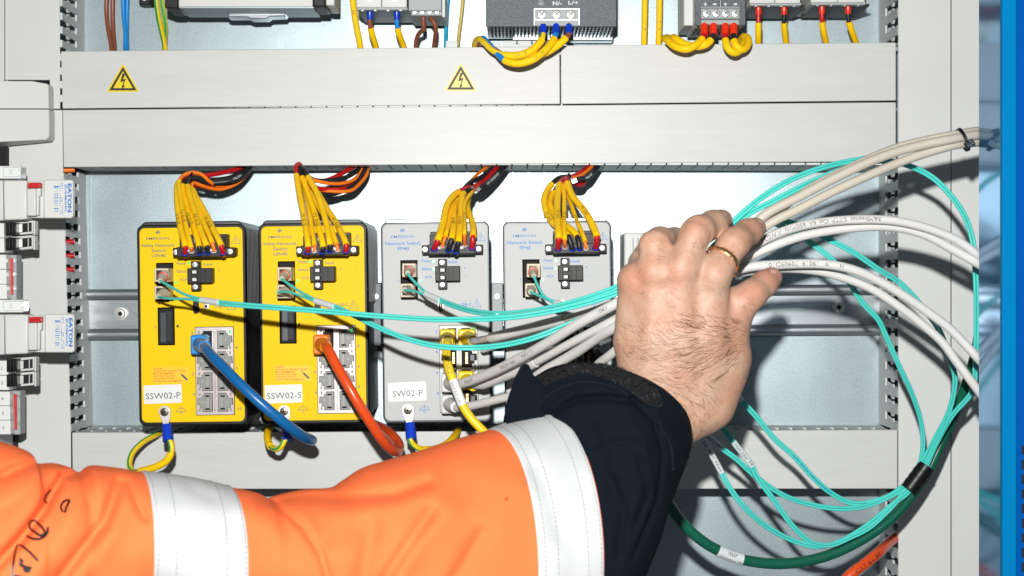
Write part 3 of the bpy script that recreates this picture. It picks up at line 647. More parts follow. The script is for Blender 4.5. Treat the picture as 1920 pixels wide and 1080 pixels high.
# cable ties round the bundles
def tie(label, c, d, rx, rz_, tilt, wdt, head=None, hm='tie'):
    t = thing('cable_tie', label, 'cable tie', W(c[0], c[1], d), 'cable ties')
    C0 = W(c[0], c[1], d); mb = MB(); k = kk(d); R = []
    ct, st = math.cos(tilt), math.sin(tilt)
    for i in range(29):
        a = 2*math.pi*i/28; x = rx*.35*math.cos(a); z = rz_*math.cos(a); y = -rx*math.sin(a)
        R.append(C0+Vector(((x*0+wdt*0)*1, y, 0))+Vector((st*z*k, 0, ct*z*k)))
    V = []; ax = Vector((ct, 0, -st))*wdt/2
    for p in R:
        o = (p-C0).normalized()*1.3
        V += [p-ax, p+ax, p+ax+o, p-ax+o]
    F = []
    for i in range(28):
        for j in range(4): F.append((i*4+j, i*4+(j+1) % 4, (i+1)*4+(j+1) % 4, (i+1)*4+j))
    mb.add(V, F); part('band', mb, 'tie', t)
    if head:
        hc = W(head[0], head[1], d-rx*.8); mb = MB(); hw = head[2]; q = head[3] if len(head) > 3 else 0
        P = [(-hw, -hw*.8), (hw, -hw*.8), (hw, hw*.8), (-hw, hw*.8)]; cq, sq = math.cos(q), math.sin(q)
        mb.prism([(hc.x+a*cq-b*sq, hc.z+a*sq+b*cq) for a, b in P], hc.y-5, hc.y+5); hh = part('locking_head', mb, 'tie', t, bevel=1)
        if hm != 'tie':
            mb = MB(); mb.prism([(hc.x+.75*(a*cq-b*sq), hc.z+.75*(a*sq+b*cq)) for a, b in P], hc.y-5.6, hc.y-5.1); part('head_face', mb, hm, t)
    return t
tie('black cable tie looped round the wires above the switch marked SSW02-P', (357, 336), -38, 12, 13, .35, 3.2)
tie('black cable tie looped round the wires above the switch marked SSW02-S', (560, 322), -34, 13, 12, -.9, 3.2)
tie('black cable tie with square head above the switch marked SW02-P', (886, 352), -38, 13, 13, -.75+1.57-.9, 4.2, (897, 355.5, 5.2, .7))
tie('black cable tie whose square head shines white, above the unlabelled switch', (1070, 336), -42, 13, 11, -.35, 4, (1076.5, 339.5, 6, .35), 'screw')

# ---------------- fibre cables: two aqua strands side by side
def zip_mesh(mb, P, r, sep=1.0, tw=0.004, ph=0.0):
    n = len(P); C = cum(P); A = []; B = []; prev = None
    for i in range(n):
        T = (P[min(n-1, i+1)]-P[max(0, i-1)]).normalized(); u = T.cross(Vector((0, 1, 0)))
        if prev is not None and u.dot(prev) < 0: u = -u
        if u.length < .15: u = prev
        u = u.normalized(); prev = u; v = T.cross(u); a = .5*math.sin(C[i]*tw+ph)
        o = (u*math.cos(a)+v*math.sin(a))*r*1.03*sep; A.append(P[i]+o); B.append(P[i]-o)
    mb.tube(A, r, 10); mb.tube(B, r, 10)
def fiber(label, pts, r=2.4, forks=None, labels=(), ph=0.0, txt=None, group='aqua fibre cables', boots=None, lt=None):
    """forks: strands at the start, labels: list of (s0,s1,text,sgn) wrapped white markers"""
    P = path(pts, 7); t = thing('fibre_cable', label, 'fibre cable', P[0], group)
    mb = MB(); zip_mesh(mb, P, r, ph=ph)
    if forks:
        for fk in forks: mb.tube(path(fk, 5), r, 10)
    part('aqua_strands', mb, 'aqua', t)
    for lb_ in labels:
        if len(lb_) == 6:
            C_ = cum(P); pr = [(960+p.x*D/(D+p.y), 540-p.z*D/(D+p.y)) for p in P]
            near = lambda x, y: min((i for i in range(len(P)) if C_[i] > 60), key=lambda i: (pr[i][0]-x)**2+(pr[i][1]-y)**2)
            e0, e1 = C_[near(lb_[0], lb_[1])], C_[near(lb_[2], lb_[3])]; s0, s1 = min(e0, e1), max(e0, e1); tx, sgn = lb_[4:]
        else: s0, s1, tx, sgn = lb_
        Q = sub(P, s0, s1, 5); mb = MB()
        mb.tube(Q, r*2.25, 16, rf=lambda s, T: r*2.25); sv = part('marker_sleeve', mb, 'sleeveW', t)
        if tx:
            mb = MB(); L_ = (s1-s0)*.9; f = on_tube(P, r*2.25, s0 if sgn > 0 else s1, sgn=sgn); letter(mb, tx, f, (s1-s0)*.5, 0, w=L_, h=r*2.9); part('marker_lettering', mb, 'ink', sv)
    if lt:
        mb = MB(); f = on_tube(P, r*1.6, lt[1]); letter(mb, lt[0], f, len(lt[0])*1.9, 0, w=len(lt[0])*3.8, h=3.2); part('strand_lettering', mb, 'inkb', t)
    if boots:
        for (bp, tip, redring) in boots:
            # connector body in port
            c = W(*bp); mb = MB(); mb.box(c.x-12, c.x+12, c.y-34, c.y+18, c.z-12, c.z+12); bd = part('connector', mb, 'beige', t, bevel=1.5)
            mb = MB(); mb.box(c.x-8.5, c.x+8.5, c.y-34.5, c.y-33.9, c.z-8.5, c.z+8.5); part('connector_recess', mb, 'blackg', bd)
            mb = MB(); mb.box(c.x+4, c.x+10, c.y-40, c.y-20, c.z-9.5, c.z+8); part('latch', mb, 'beiged', bd, bevel=1)
            A = [(bp[0], bp[1], bp[2]-30), ((bp[0]+tip[0])/2-1, (bp[1]*.6+tip[1]*.4), (bp[2]*.5+tip[2]*.5)-16), tip]
            Q = path(A, 1.6); mb = MB(); T_ = cum(Q)[-1]
            mb.tube(Q, 8, 18, rf=lambda s, T: (9.2-4.6*(s/T))*(1+.10*(1 if math.sin(s/T*2*math.pi*6) > 0 else -.4))); part('strain_boot', mb, 'beiged', t, sharp=60)
            if redring:
                i = int(len(Q)*.42); p = Q[i]; T2 = (Q[i+1]-Q[i-1]).normalized(); mb = MB(); rr = 9.2-4.6*.42
                mb.lathe(p, T2, [(-1.6, rr+.7), (-1.2, rr+1.6), (1.2, rr+1.6), (1.6, rr+.7)], 20); part('red_ring', mb, 'redp', t)
    return t, P
F1 = fiber('aqua fibre cable with pale marker plugged into the switch marked SSW02-P', [(376, 562.5, -330), (431, 570, -372), (520, 577, -410), (600, 583, -430), (710, 592.5, -450), (820, 599, -470), (907, 598, -490), (966.7, 594, -505), (1050, 580, -520), (1120, 562, -535), (1180, 540, -545), (1230, 510, -540)],
  forks=[[(301, 527, -248), (319, 537, -275), (348, 552.5, -305), (378, 561, -330)], [(297, 556.5, -240), (319, 560, -275), (350, 560.6, -305), (378, 564.5, -330)]], labels=[(2, 46, None, 1)],
  boots=[((310, 516, -165), (300.5, 526.5, -246), True), ((310, 549, -165), (297, 556, -240), False)])
F2 = fiber('aqua fibre cable with pale marker plugged into the switch marked SSW02-S', [(590, 563.5, -320), (642, 581, -365), (675, 597, -390), (710, 614, -410), (759, 634, -430), (818.5, 648.7, -450), (878, 652, -460), (937, 648, -440), (996, 635, -425), (1055.6, 612.6, -420), (1110, 590, -425), (1180, 560, -440), (1240, 520, -460)],
  forks=[[(528, 523, -246), (545, 535, -270), (568, 550, -295), (592, 562, -320)], [(522, 548, -240), (541, 547.4, -265), (571, 557.5, -295), (592, 565.5, -320)]], labels=[(2, 50, None, 1)], ph=1,
  boots=[((538, 514, -165), (528.5, 522.5, -245), True), ((537, 546.5, -165), (522, 547.5, -238), False)])
F3 = fiber('aqua fibre cable with pale marker plugged into the switch marked SW02-P', [(797, 551, -290), (841, 569.6, -340), (878, 581.5, -380), (922, 588, -420), (966.7, 587, -450), (1026, 578.5, -490), (1085, 563.7, -520), (1150, 541, -545), (1200, 515, -560)],
  forks=[[(764, 513, -246), (775, 526, -262), (789, 540, -278), (800, 550.5, -292)], [(758, 544, -240), (770, 545, -256), (785, 548.5, -275), (800, 553.5, -292)]], labels=[(2, 44, None, 1)], ph=2,
  boots=[((769, 507, -165), (764.5, 512, -245), True), ((766, 544.5, -165), (759, 543.5, -238), False)])
F4 = fiber('aqua fibre cable plugged into the unlabelled grey switch, dipping behind the other fibres', [(1041, 568.5, -290), (1066, 571, -320), (1100, 564, -380), (1150, 550, -450), (1200, 525, -520)],
  forks=[[(1001, 518, -246), (1009, 537, -262), (1022, 557, -276), (1043, 567, -290)], [(995, 548, -240), (1008, 553, -256), (1022, 559.5, -272), (1043, 570, -290)]], labels=[(2, 30, None, 1)], ph=3,
  boots=[((1000, 507.5, -165), (1001, 517, -245), True), ((997, 544, -165), (995, 547.5, -238), False)])
# to the right of the hand
fiber('upper of the two aqua fibre cables rising from the fingertips to the pale bundle', [(1330, 450, -520), (1372, 418, -520), (1400, 393, -515), (1433, 367, -505), (1483, 337, -490), (1533, 317, -475), (1583, 304, -450), (1633, 295, -430), (1683, 280, -410), (1740, 272, -400)], ph=.5)
fiber('aqua fibre cable curving from under the pale bundle down beside the blue door', [(1330, 470, -520), (1372, 428, -515), (1400, 403, -510), (1450, 377, -500), (1517, 343, -480), (1567, 322, -460), (1617, 306, -435), (1665, 302, -415), (1710, 313, -400), (1750, 334, -390), (1783, 367, -385), (1807, 402, -380), (1822, 443, -375), (1829, 507, -370), (1831, 600, -350), (1829, 680, -330), (1823, 733, -310), (1785, 780, -280), (1756, 832, -250), (1735, 878, -235), (1722, 900, -230), (1700, 926, -235), (1672, 946.7, -245), (1629.6, 982, -260), (1569.4, 1017.5, -280), (1530.4, 1024.6, -290), (1488, 1014, -300), (1435, 985.6, -320), (1392, 946.7, -340), (1364, 907.7, -350), (1353, 886.5, -352), (1333, 850, -358), (1312, 815, -365), (1290, 780, -370)],
      labels=[(1314, 820, 1353, 887, 'vezelpaar 02', 1)], ph=.2)
fiber('aqua fibre cable crossing behind the pale cables, joining the black wrap from above right', [(1380, 440, -430), (1467, 415, -420), (1500, 423, -415), (1550, 447, -410), (1600, 473, -400), (1650, 507, -380), (1687, 530, -360), (1733, 580, -335), (1763, 623, -320), (1779, 669, -310), (1790, 702, -300), (1789, 732, -290), (1778, 775, -275), (1757, 815, -255), (1734, 860, -235), (1718, 895, -230), (1690, 930, -238), (1665, 958, -250), (1629.6, 990, -262), (1594, 1008, -275), (1559, 1022, -285), (1523, 1018, -295), (1488, 988, -305), (1452.5, 939.6, -315), (1417, 890, -325), (1410, 874, -328), (1374.6, 828, -335), (1346, 789, -340), (1325, 755, -345)],
      labels=[(1374, 829, 1411, 873, 'vezelpaar 04', -1)], ph=1.2)
fiber('aqua fibre cable hanging left of the others and entering the black wrap from above', [(1380, 452, -400), (1440, 418, -395), (1475, 428, -390), (1517, 453, -385), (1560, 487, -375), (1593, 530, -360), (1617, 567, -345), (1647, 600, -330), (1657, 620.6, -320), (1684.5, 683, -300), (1711.6, 742.6, -275), (1728, 797, -255), (1729, 851, -240), (1714, 893, -232), (1685, 918, -238), (1655, 935, -248), (1601, 944, -258), (1559, 925, -268), (1523, 893.5, -280), (1488, 854.6, -290), (1452.5, 823, -300), (1417, 780, -310), (1385, 745, -320), (1360, 712, -330)],
      labels=[(1376, 735, 1389, 749, None, 1)], ph=2.2, lt=('Patchcord Cable 50/125 OM3', 815))
fiber('aqua fibre cable with its pale marker nearest the cuff, arching into the black wrap', [(1775, 790, -275), (1756, 828, -255), (1738, 865, -240), (1722, 893, -228), (1694, 916, -236), (1665, 932.5, -246), (1622.5, 949, -256), (1576.5, 953.8, -266), (1523, 946.7, -280), (1470, 929, -296), (1417, 893.5, -315), (1381.7, 861.7, -330), (1353, 840, -340), (1319.7, 814, -350), (1290, 790, -360)],
      labels=[(1320, 814, 1353, 840, 'vezelpaar', 1)], ph=3.1)
# black wrap
mb = MB(); a = W(1737, 873, -236); b = W(1703, 919, -236); mb.tube(cr([a, a.lerp(b, .5)+Vector((.5, 0, .5)), b], 4), 15, 22, rf=lambda s, T: 15+.5*math.sin(s*.5)); solo('cable_wrap', mb, 'tie', 'black hook and loop wrap holding the aqua fibre cables together', 'cable wrap')

# ---------------- pale data cables
TXT = 'inkg'
G = 'pale data cables held by the hand'
cable('data_cable', 'uppermost beige cable of the tied bundle running to the blue door', 'data cable', [(1385, 440, -500), (1450, 402, -500), (1520, 352, -495), (1590, 316, -485), (1640, 293, -480), (1690, 274, -476), (1740, 262, -472), (1790, 252, -470), (1850, 243, -440), (1900, 240, -400)], 6.6, 'beigec', G)
cable('data_cable', 'middle beige cable of the tied bundle running to the blue door', 'data cable', [(1390, 450, -520), (1433, 404, -520), (1500, 368, -515), (1567, 333, -508), (1633, 302, -500), (1683, 284, -495), (1733, 271, -490), (1783, 261, -486), (1840, 252, -460), (1900, 250, -420)], 7.6, 'beigec', G)
cable('data_cable', 'lowest beige cable of the tied bundle running to the blue door', 'data cable', [(1395, 470, -515), (1437, 424, -515), (1500, 391, -510), (1567, 357, -502), (1633, 327, -495), (1683, 306, -488), (1733, 288, -482), (1790, 272, -476), (1840, 266, -450), (1900, 262, -410)], 7.2, 'beigec', G)
tie('black cable tie round the beige cables near the blue door', (1806, 262), -478, 15, 22, -.42, 5, (1818, 270, 7, .5))
cable('data_cable', 'upper white printed cable arching from the index fingertip to the door', 'data cable', [(1360, 500, -520), (1400, 472, -520), (1433, 450, -520), (1483, 429, -515), (1533, 418, -510), (1600, 412, -505), (1667, 413, -498), (1717, 422, -490), (1767, 438, -482), (1800, 454, -476), (1836, 480, -468), (1890, 520, -430)], 7.1, 'cable', G,
      lettering=[('R&Mfreenet  S/FTP  Cat. 6A  650MHz  AWG26', 262, 6.6, -1, TXT, .1)])
cable('data_cable', 'white cable just beneath the upper printed cable, right of the hand', 'data cable', [(1360, 515, -505), (1400, 484, -505), (1433, 468, -505), (1500, 444, -500), (1567, 431, -492), (1633, 425, -486), (1683, 427, -480), (1733, 440, -474), (1783, 466, -468), (1836, 496, -462), (1890, 530, -430)], 7.1, 'cable', G)
cable('data_cable', 'white cable printed with numbers, passing above the thumb tip', 'data cable', [(1340, 520, -510), (1400, 502, -510), (1467, 496, -508), (1550, 496, -500), (1600, 506, -494), (1650, 528, -486), (1700, 558, -478), (1739, 585, -472), (1779, 615, -466), (1806, 642, -462), (1836, 674, -458), (1890, 730, -430)], 7.4, 'cable', G,
      lettering=[('H    19   19019  70909D101', 205, 6.6, -1, TXT, .05)])
cable('data_cable', 'white cable diving under the numbered cable, lowest of those at the thumb', 'data cable', [(1380, 512, -480), (1450, 503, -478), (1533, 508, -470), (1583, 521, -462), (1633, 541, -455), (1690, 578, -448), (1725, 605, -442), (1766, 641, -438), (1793, 677.5, -434), (1836, 735, -430), (1890, 810, -400)], 7.2, 'cable', G)
# left of the hand
def boot(t, m, c, d0, w_, h_, depth, tip, r):
    mb = MB(); p = W(*c, d0); x, z = p.x, p.z
    mb.box(x-w_/2, x+w_/2, d0-depth*.55, d0+12, z-h_/2, z+h_/2); bd = part('plug', mb, m, t, bevel=3)
    mb = MB(); q = W(*tip); Q = cr([Vector((x, d0-depth*.3, z)), Vector((x*.6+q.x*.4, d0-depth*.75, z*.7+q.z*.3)), q], 2.5)
    mb.tube(Q, r, 16, rf=lambda s, T: (w_*.52-(w_*.52-r*1.15)*(s/T))*(1+.05*(math.sin(s*1.3) > 0))); part('strain_relief', mb, m, t, sharp=60)
def data(name, label, pts, r, m, plug, pm, sleeves=(), lettering=(), group=None, cat='data cable'):
    P = path(pts, 6); t = thing(name, label, cat, P[0], group); mb = MB(); mb.tube(P, r, 16); j = part('jacket', mb, m, t)
    if plug: boot(t, pm, *plug)
    for (s0, s1, tx, sgn, rr) in sleeves:
        Q = sub(P, s0, s1, 6); mb = MB(); mb.tube(Q, r+rr, 18); sv = part('marker_sleeve', mb, 'white' if tx else 'cable', t)
        if tx: mb = MB(); f = on_tube(P, r+rr, s0 if sgn > 0 else s1, sgn=sgn, roll=.1); letter(mb, tx, f, (s1-s0)*.5, 0, w=(s1-s0)*.85, h=r*.62); part('marker_lettering', mb, 'ink', sv)
    for (tx, s0, hh, sgn, ink, roll) in lettering:
        Lw = len(tx)*hh*.72; mb = MB(); f = on_tube(P, r, s0, sgn=sgn, roll=roll); letter(mb, tx, f, Lw/2, 0, h=hh, w=Lw); part('jacket_lettering', mb, ink, j)
    return t, P
G2 = 'pale data cables left of the hand'
data('data_cable', 'pale cable from the yellow topmost plug of the switch marked SW02-P', [(876, 636, -210), (884, 639, -232), (905, 636.5, -262), (932, 630.5, -300), (990, 616, -345), (1064, 597, -400), (1120, 580, -450), (1180, 555, -500)], 6.0, 'beigec',
     ((876, 634), -160, 30, 33, 60, (886, 638.5, -232), 7.2), 'ycable', sleeves=[(88, 255, None, 1, 2.6)], lettering=[('Tronic  SNH', 22, 5, 1, 'inkb', -.3)], group=G2)
data('data_cable', 'thick pale printed cable from the middle left port of SW02-P up to the hand', [(845, 722, -205), (866, 719, -250), (890, 711, -282), (922, 698, -320), (966.7, 676, -370), (1026, 643, -430), (1085, 606.7, -480), (1150, 572, -520), (1210, 540, -540)], 8.4, 'cable',
     ((843, 716), -160, 27, 33, 62, (856, 722, -238), 8), 'devw', lettering=[('80', 27, 5.4, -1, TXT, .1), ('659905', 95, 5.6, -1, TXT, .15), ('0901-4C060', 215, 5.6, -1, TXT, .1), ('11-1004', 262, 5.6, -1, TXT, .2), ('1801', 432, 5.6, -1, TXT, .2)], group=G2)
data('data_cable', 'pale cable lying just below the thick printed one, from a yellow plug', [(880, 722, -200), (900, 722, -240), (943, 706, -290), (990, 686, -340), (1050, 654, -400), (1110, 622, -450), (1170, 590, -490)], 7.0, 'cable',
     ((874, 712), -160, 27, 33, 50, (888, 724, -220), 8), 'ycable', sleeves=[(52, 200, None, 1, 1.8)], group=G2)
data('data_cable', 'pale cable from the lowest port of SW02-P, going behind the cuff', [(842, 764, -200), (862, 764, -240), (892.6, 759, -270), (925, 751, -300), (960, 743, -330), (1010, 735, -370)], 7.2, 'cable',
     ((843, 756), -160, 27, 33, 58, (854, 763, -232), 8), 'devw', group=G2)
data('data_cable', 'pale cable rising from behind the dark cuff to the back of the hand', [(970, 740, -300), (1010, 703, -330), (1052.6, 677, -370), (1081, 660, -400), (1116, 636, -440), (1151, 615, -480), (1200, 590, -510)], 8.4, 'cable', None, None, group=G2)
data('data_cable', 'short printed piece of pale cable seen between cuff and wrist', [(1085, 730, -330), (1115, 690, -350), (1145, 665, -390), (1175, 640, -420)], 7.6, 'cable', None, None, lettering=[('650 MHz', 20, 5, 1, TXT, 0)], group=G2)
data('data_cable', 'second pale cable passing behind the first above the middle ports', [(905, 655, -200), (960, 640, -250), (1020, 626, -310), (1070, 606, -370), (1130, 590, -430), (1180, 575, -460)], 6.4, 'cable', None, None, group=G2)
data('data_cable', 'black plug cable in the upper right port of the unlabelled switch', [(1112, 655, -205), (1122, 662, -240), (1130, 690, -250), (1120, 730, -250), (1110, 760, -240)], 7, 'blk', ((1106, 648), -160, 27, 30, 45, (1118, 658, -225), 7.5), 'black', group='black plugs of the unlabelled switch')
data('data_cable', 'black plug cable in the left port of the unlabelled switch', [(1075, 660, -205), (1085, 670, -240), (1090, 700, -250), (1085, 740, -250), (1080, 770, -240)], 7, 'blk', ((1068, 652), -160, 27, 30, 45, (1080, 664, -225), 7.5), 'black', group='black plugs of the unlabelled switch')
data('patch_cable', 'yellow patch cable with white marker hanging down in front of the switch marked SW02-P', [(840, 636, -215), (838, 648, -262), (837.5, 668, -280), (841, 689, -290), (849, 712, -296), (859, 739, -300), (869, 763, -304), (884, 785, -308), (904, 806, -310), (930, 832, -300), (950, 860, -280)], 7.4, 'ycable',
     ((840, 634), -160, 27, 33, 60, (839, 640, -232), 8), 'ycable', sleeves=[(118, 164, 'BLACK BOX CORP', 1, .7)], lettering=[('PATCH CABLE', 60, 6, 1, TXT, 0)], cat='patch cable')
data('patch_cable', 'blue patch cable bending down from the switch marked SSW02-P', [(380, 648, -215), (387, 655, -262), (399, 669, -288), (414, 683.7, -305), (452, 722, -330), (491, 758, -335), (526, 787, -325), (553, 808, -300), (573, 821, -265), (585, 826, -215), (578, 822, -160), (555, 812, -110), (530, 800, -60), (505, 790, 30)], 9, 'cblue',
     ((379, 645), -160, 27, 34, 68, (384, 651, -240), 9), 'blue', cat='patch cable')
data('patch_cable', 'orange patch cable looping down from the switch marked SSW02-S', [(607, 645, -215), (615, 655, -262), (630, 683.7, -285), (653.7, 725, -300), (674, 760, -300), (695, 793, -290), (716, 824, -270), (734, 843, -240), (746, 846, -200), (748, 834, -160), (735, 816, -120), (718, 803, -60), (700, 795, 20)], 9, 'corange',
     ((606, 645), -160, 27, 34, 68, (611, 650, -240), 9), 'orange', cat='patch cable')
# beige/gold latch stubs beside plugged ports
P = path([(1215, 870, -300), (1247, 932.5, -290), (1275, 975, -285), (1311, 1010, -280), (1346, 1031.7, -275), (1392, 1049, -270), (1452.5, 1057, -262), (1505.6, 1053, -255), (1559, 1039, -248), (1630, 1003, -235), (1683, 961, -222), (1736, 890, -205), (1771, 815.6, -200), (1800, 750, -215), (1822, 690, -240), (1834, 640, -260), (1840, 580, -280)])
t = thing('trunk_cable', 'thick dark green cable with a pale marker, curving below the duct', 'cable', P[0]); mb = MB(); mb.tube(P, 9.3, 18); part('jacket', mb, 'dgreen', t)
C = cum(P); q0 = min(range(len(P)), key=lambda i: (P[i]-W(1344, 1030, -275)).length); q1 = min(range(len(P)), key=lambda i: (P[i]-W(1393, 1049, -270)).length)
mb = MB(); mb.tube(sub(P, C[q0], C[q1], 5), 10.4, 20); sv = part('marker_sleeve', mb, 'sleeveW', t); mb = MB(); f = on_tube(P, 10.4, C[q0]); letter(mb, 'naar', f, 25, -4, h=6, w=17); letter(mb, 'scanalyse 08', f, 25, 6, h=5.5, w=38); part('marker_lettering', mb, 'inkg', sv)
P = path([(1560, 1120, -110), (1594, 1078, -110), (1622.5, 1056.5, -100), (1645, 1038, -80), (1666, 1018, -20), (1690, 1000, 60)])
t = thing('data_cable', 'orange printed cable coming out of the right duct at the bottom of the photo', 'data cable', P[0]); mb = MB(); mb.tube(P, 10, 16); j = part('jacket', mb, 'corange', t)
mb = MB(); f = on_tube(P, 10, 62); letter(mb, 'CAT 6A IEC', f, 30, 0, w=62, h=7.5); part('jacket_lettering', mb, 'ink', j)

# ---------------- ring lugs with earth wires
def lug(cx, cy, label, wire_pts, sleeve=None, crimp=True):
    t = thing('earth_wire', label, 'earth wire', W(cx, cy+45, -165), 'earth wires below the switches'); d = -157
    c = W(cx, cy, d); k = kk(d); mb = MB()
    R = arc(0, 0, 11, 120, 420, 20); P = [(c.x+x, c.z+y) for x, y in []]
    out = [(c.x+a, c.z-b) for a, b in [(-4.6, 24), (-6.4, 17), (-9.5, 8)]+arc(0, 0, 11, 150, 390, 18)+[(10.5, 8), (6.5, 17), (4.8, 24)]]
    mb.prism([(x+(c.z-z)*.10*(1 if z < c.z else 0), z) for x, z in out], d-2, d); part('ring_terminal', mb, 'screw', t, bevel=.6)
    mb = MB(); mb.screw((c.x, d-2.1, c.z), 7.6, 0, 1, cross=True, ang=.2); part('screw', mb, ['dscrew', 'hole'], t)
    a = W(cx+3.6, cy+25, d-2); b = W(cx+6, cy+55, d-14); mb = MB(); mb.tube(cr([a, b], 3), 8.6, 18, rf=lambda s, T: 8.8 if s < T*.55 else 9.4); part('crimp_sleeve', mb, 'crimpb', t)
    P = path([(cx+6, cy+46, d-12)]+wire_pts, 5); mb = MB(); mb.tube(P, 5.2, 16, stripe=[0, 0, 0, 1, 1, 0, 0, 0, 0, 0, 0, 1, 1, 0, 0, 0], twist=.004, tw0=.5); part('insulation', mb, ['ycable', 'green'], t)
    if sleeve: mb = MB(); C = cum(P); mb.tube(sub(P, C[-1]*sleeve[0], C[-1]*sleeve[1], 5), 6.6, 16); part('sleeve', mb, 'sleeveY', t)
lug(309, 772, 'green and yellow earth wire looping down left from the switch marked SSW02-P', [(321, 832, -172), (322, 845, -172), (314, 862, -170), (298, 873, -165), (270, 882, -150), (250, 884, -130), (243, 872, -115), (248, 850, -95), (268, 829, -70), (290, 817, -40), (310, 808, 20)], (.10, .36))
lug(533, 771, 'green and yellow earth wire, the small loop beside the blue cable', [(533, 826, -172), (527, 838, -170), (517, 842, -160), (506, 835, -140), (501, 818, -110), (504, 805, -70), (512, 795, 0)], (.28, .75))
lug(765, 769, 'green and yellow earth wire sagging right from the switch marked SW02-P', [(769, 824, -172), (776, 835, -170), (790, 842, -160), (815, 842, -130), (838, 832, -100), (852, 818, -60), (860, 805, 10)], (.2, .95))
# ================================================================ equipment above the upper duct
# drive box with dark corner bumpers
t = thing('rail_device', 'pale rectangular device with dark bumper corners at the top left', 'electronic device', W(465, 24, 40))
mb = MB(); mb.pbox(335, -80, 586, 12.5, -46, 60); b_ = part('body', mb, 'devw', t, bevel=1)
mb = MB(); mb.pbox(334, 13.2, 588, 15, -44, 60); part('lower_plate', mb, 'galv', t)
for (a, b) in ((309, 333.5), (587, 610)):
    mb = MB(); mb.pbox(a, -80, b, 15.5 if a < 400 else 13, -58, 30); part('corner_bumper', mb, 'blackg', t, bevel=3)
mb = MB(); mb.pbox(611, -80, 627, 10, -45, 50); part('side_cover', mb, 'devw', t, bevel=2)
mb = MB(); mb.pq([(432, 21), (540, 20), (533, 30), (505, 31), (500, 35), (470, 35.5), (465, 32), (426, 32)], 20, 60); part('rail_clip', mb, 'steel', t, bevel=1.5)
# small grey cable base
t = thing('cable_clip', 'small dark cable base with a hole at the top edge of the photo', 'cable clip', W(271, 9, 140)); mb = MB(); mb.pbox(260.5, -12, 281.5, 8.8, 120, 159); part('base', mb, 'blackg', t, bevel=2)
mb = MB(); mb.lathe(W(270.5, -2, 119.8), (0, -1, 0), [(0, 4), (.5, 4), (.5, .1)], 14); part('base_hole', mb, 'devw', t)
# loose wires going down into the duct
def swire(label, pts, r, m, **kw):
    return cable('duct_wire', label, 'wire', pts, r, m, 'wires dropping into the upper duct', **kw)
swire('left brown wire dropping into the upper duct', [(201, -20, 120), (199.5, 20, 125), (203, 55, 120), (208, 80, 110), (210, 112, 90)], 4.4, 'brown')
swire('right brown wire dropping into the upper duct', [(212, -20, 125), (211, 20, 130), (212, 55, 128), (214, 80, 118), (216, 112, 96)], 4.4, 'brown')
swire('left bright blue wire dropping into the upper duct', [(230, -20, 120), (232, 30, 122), (235.5, 65, 116), (235, 90, 108), (236, 112, 90)], 4.3, 'blue')
swire('right bright blue wire dropping into the upper duct', [(239, -20, 128), (238, 30, 130), (237.5, 60, 128), (238, 90, 120), (238, 112, 100)], 4.3, 'blue')
ST = [0, 0, 0, 1, 1, 1, 0, 0, 0, 0, 0, 1, 1, 1, 0, 0]
swire('left green and yellow wire dropping into the upper duct', [(291, -20, 115), (295, 20, 118), (302, 55, 112), (308, 80, 104), (312, 112, 90)], 4.8, ['ycable', 'green'], seg=16, stripe=ST, twist=.006)
swire('right green and yellow wire dropping into the upper duct', [(301, -20, 125), (306, 20, 128), (310, 50, 126), (309, 75, 118), (306, 112, 100)], 4.8, ['ycable', 'green'], seg=16, stripe=ST, twist=-.006)
t_, P = swire('yellow sleeved wire lettered PE left of the pale terminal block', [(659, -20, 60), (663, 15, 62), (668, 48, 66), (674, 78, 74), (678, 108, 90)], 5.8, 'sleeveY', lettering=[('PE', 48, 6, -1, 'ink', 0)])
swire('cyan wire right of the grey relay block', [(841, -20, 110), (838, 20, 112), (836, 60, 110), (835.5, 78, 100), (835, 112, 80)], 3.6, 'cyan')
swire('thin dull yellow wire right of the cyan wire', [(869, -20, 120), (866, 20, 122), (861, 60, 120), (858, 88, 108), (856, 112, 90)], 3.4, 'dull')
for px, tx in ((1208.5, 'X11-1'), (1236, 'X11-2')):
    swire('yellow wire lettered %s standing right of the graphite power supply' % tx, [(px+.8, -20, 60), (px, 40, 66), (px-1, 78, 74), (px-1, 106, 90)], 5.7, 'sleeveY', lettering=[(tx, 78, 5, -1, 'ink', 0)])
# white tab of duct finger beside the cyan wire and pushed-up fingers
for i, (x0, x1, y0) in enumerate(((835.5, 858, 76),)):
    mb = MB(); mb.pbox(x0, y0, x1, 100, 3, 7); solo('duct_finger', mb, 'finger', 'broken off duct finger sticking up under the cyan wire', 'duct finger', bevel=1.5)
mb0 = None
for i in range(5):
    x0 = 915+i*27.8; mb = MB(); mb.pbox(x0, 76+(0 if i else 2), x0+25.5, 100, 8, 12)
    solo('duct_finger', mb, 'finger', 'duct finger rising above the cover below the graphite power supply', 'duct finger', 'duct fingers below the power supply', bevel=1.2)
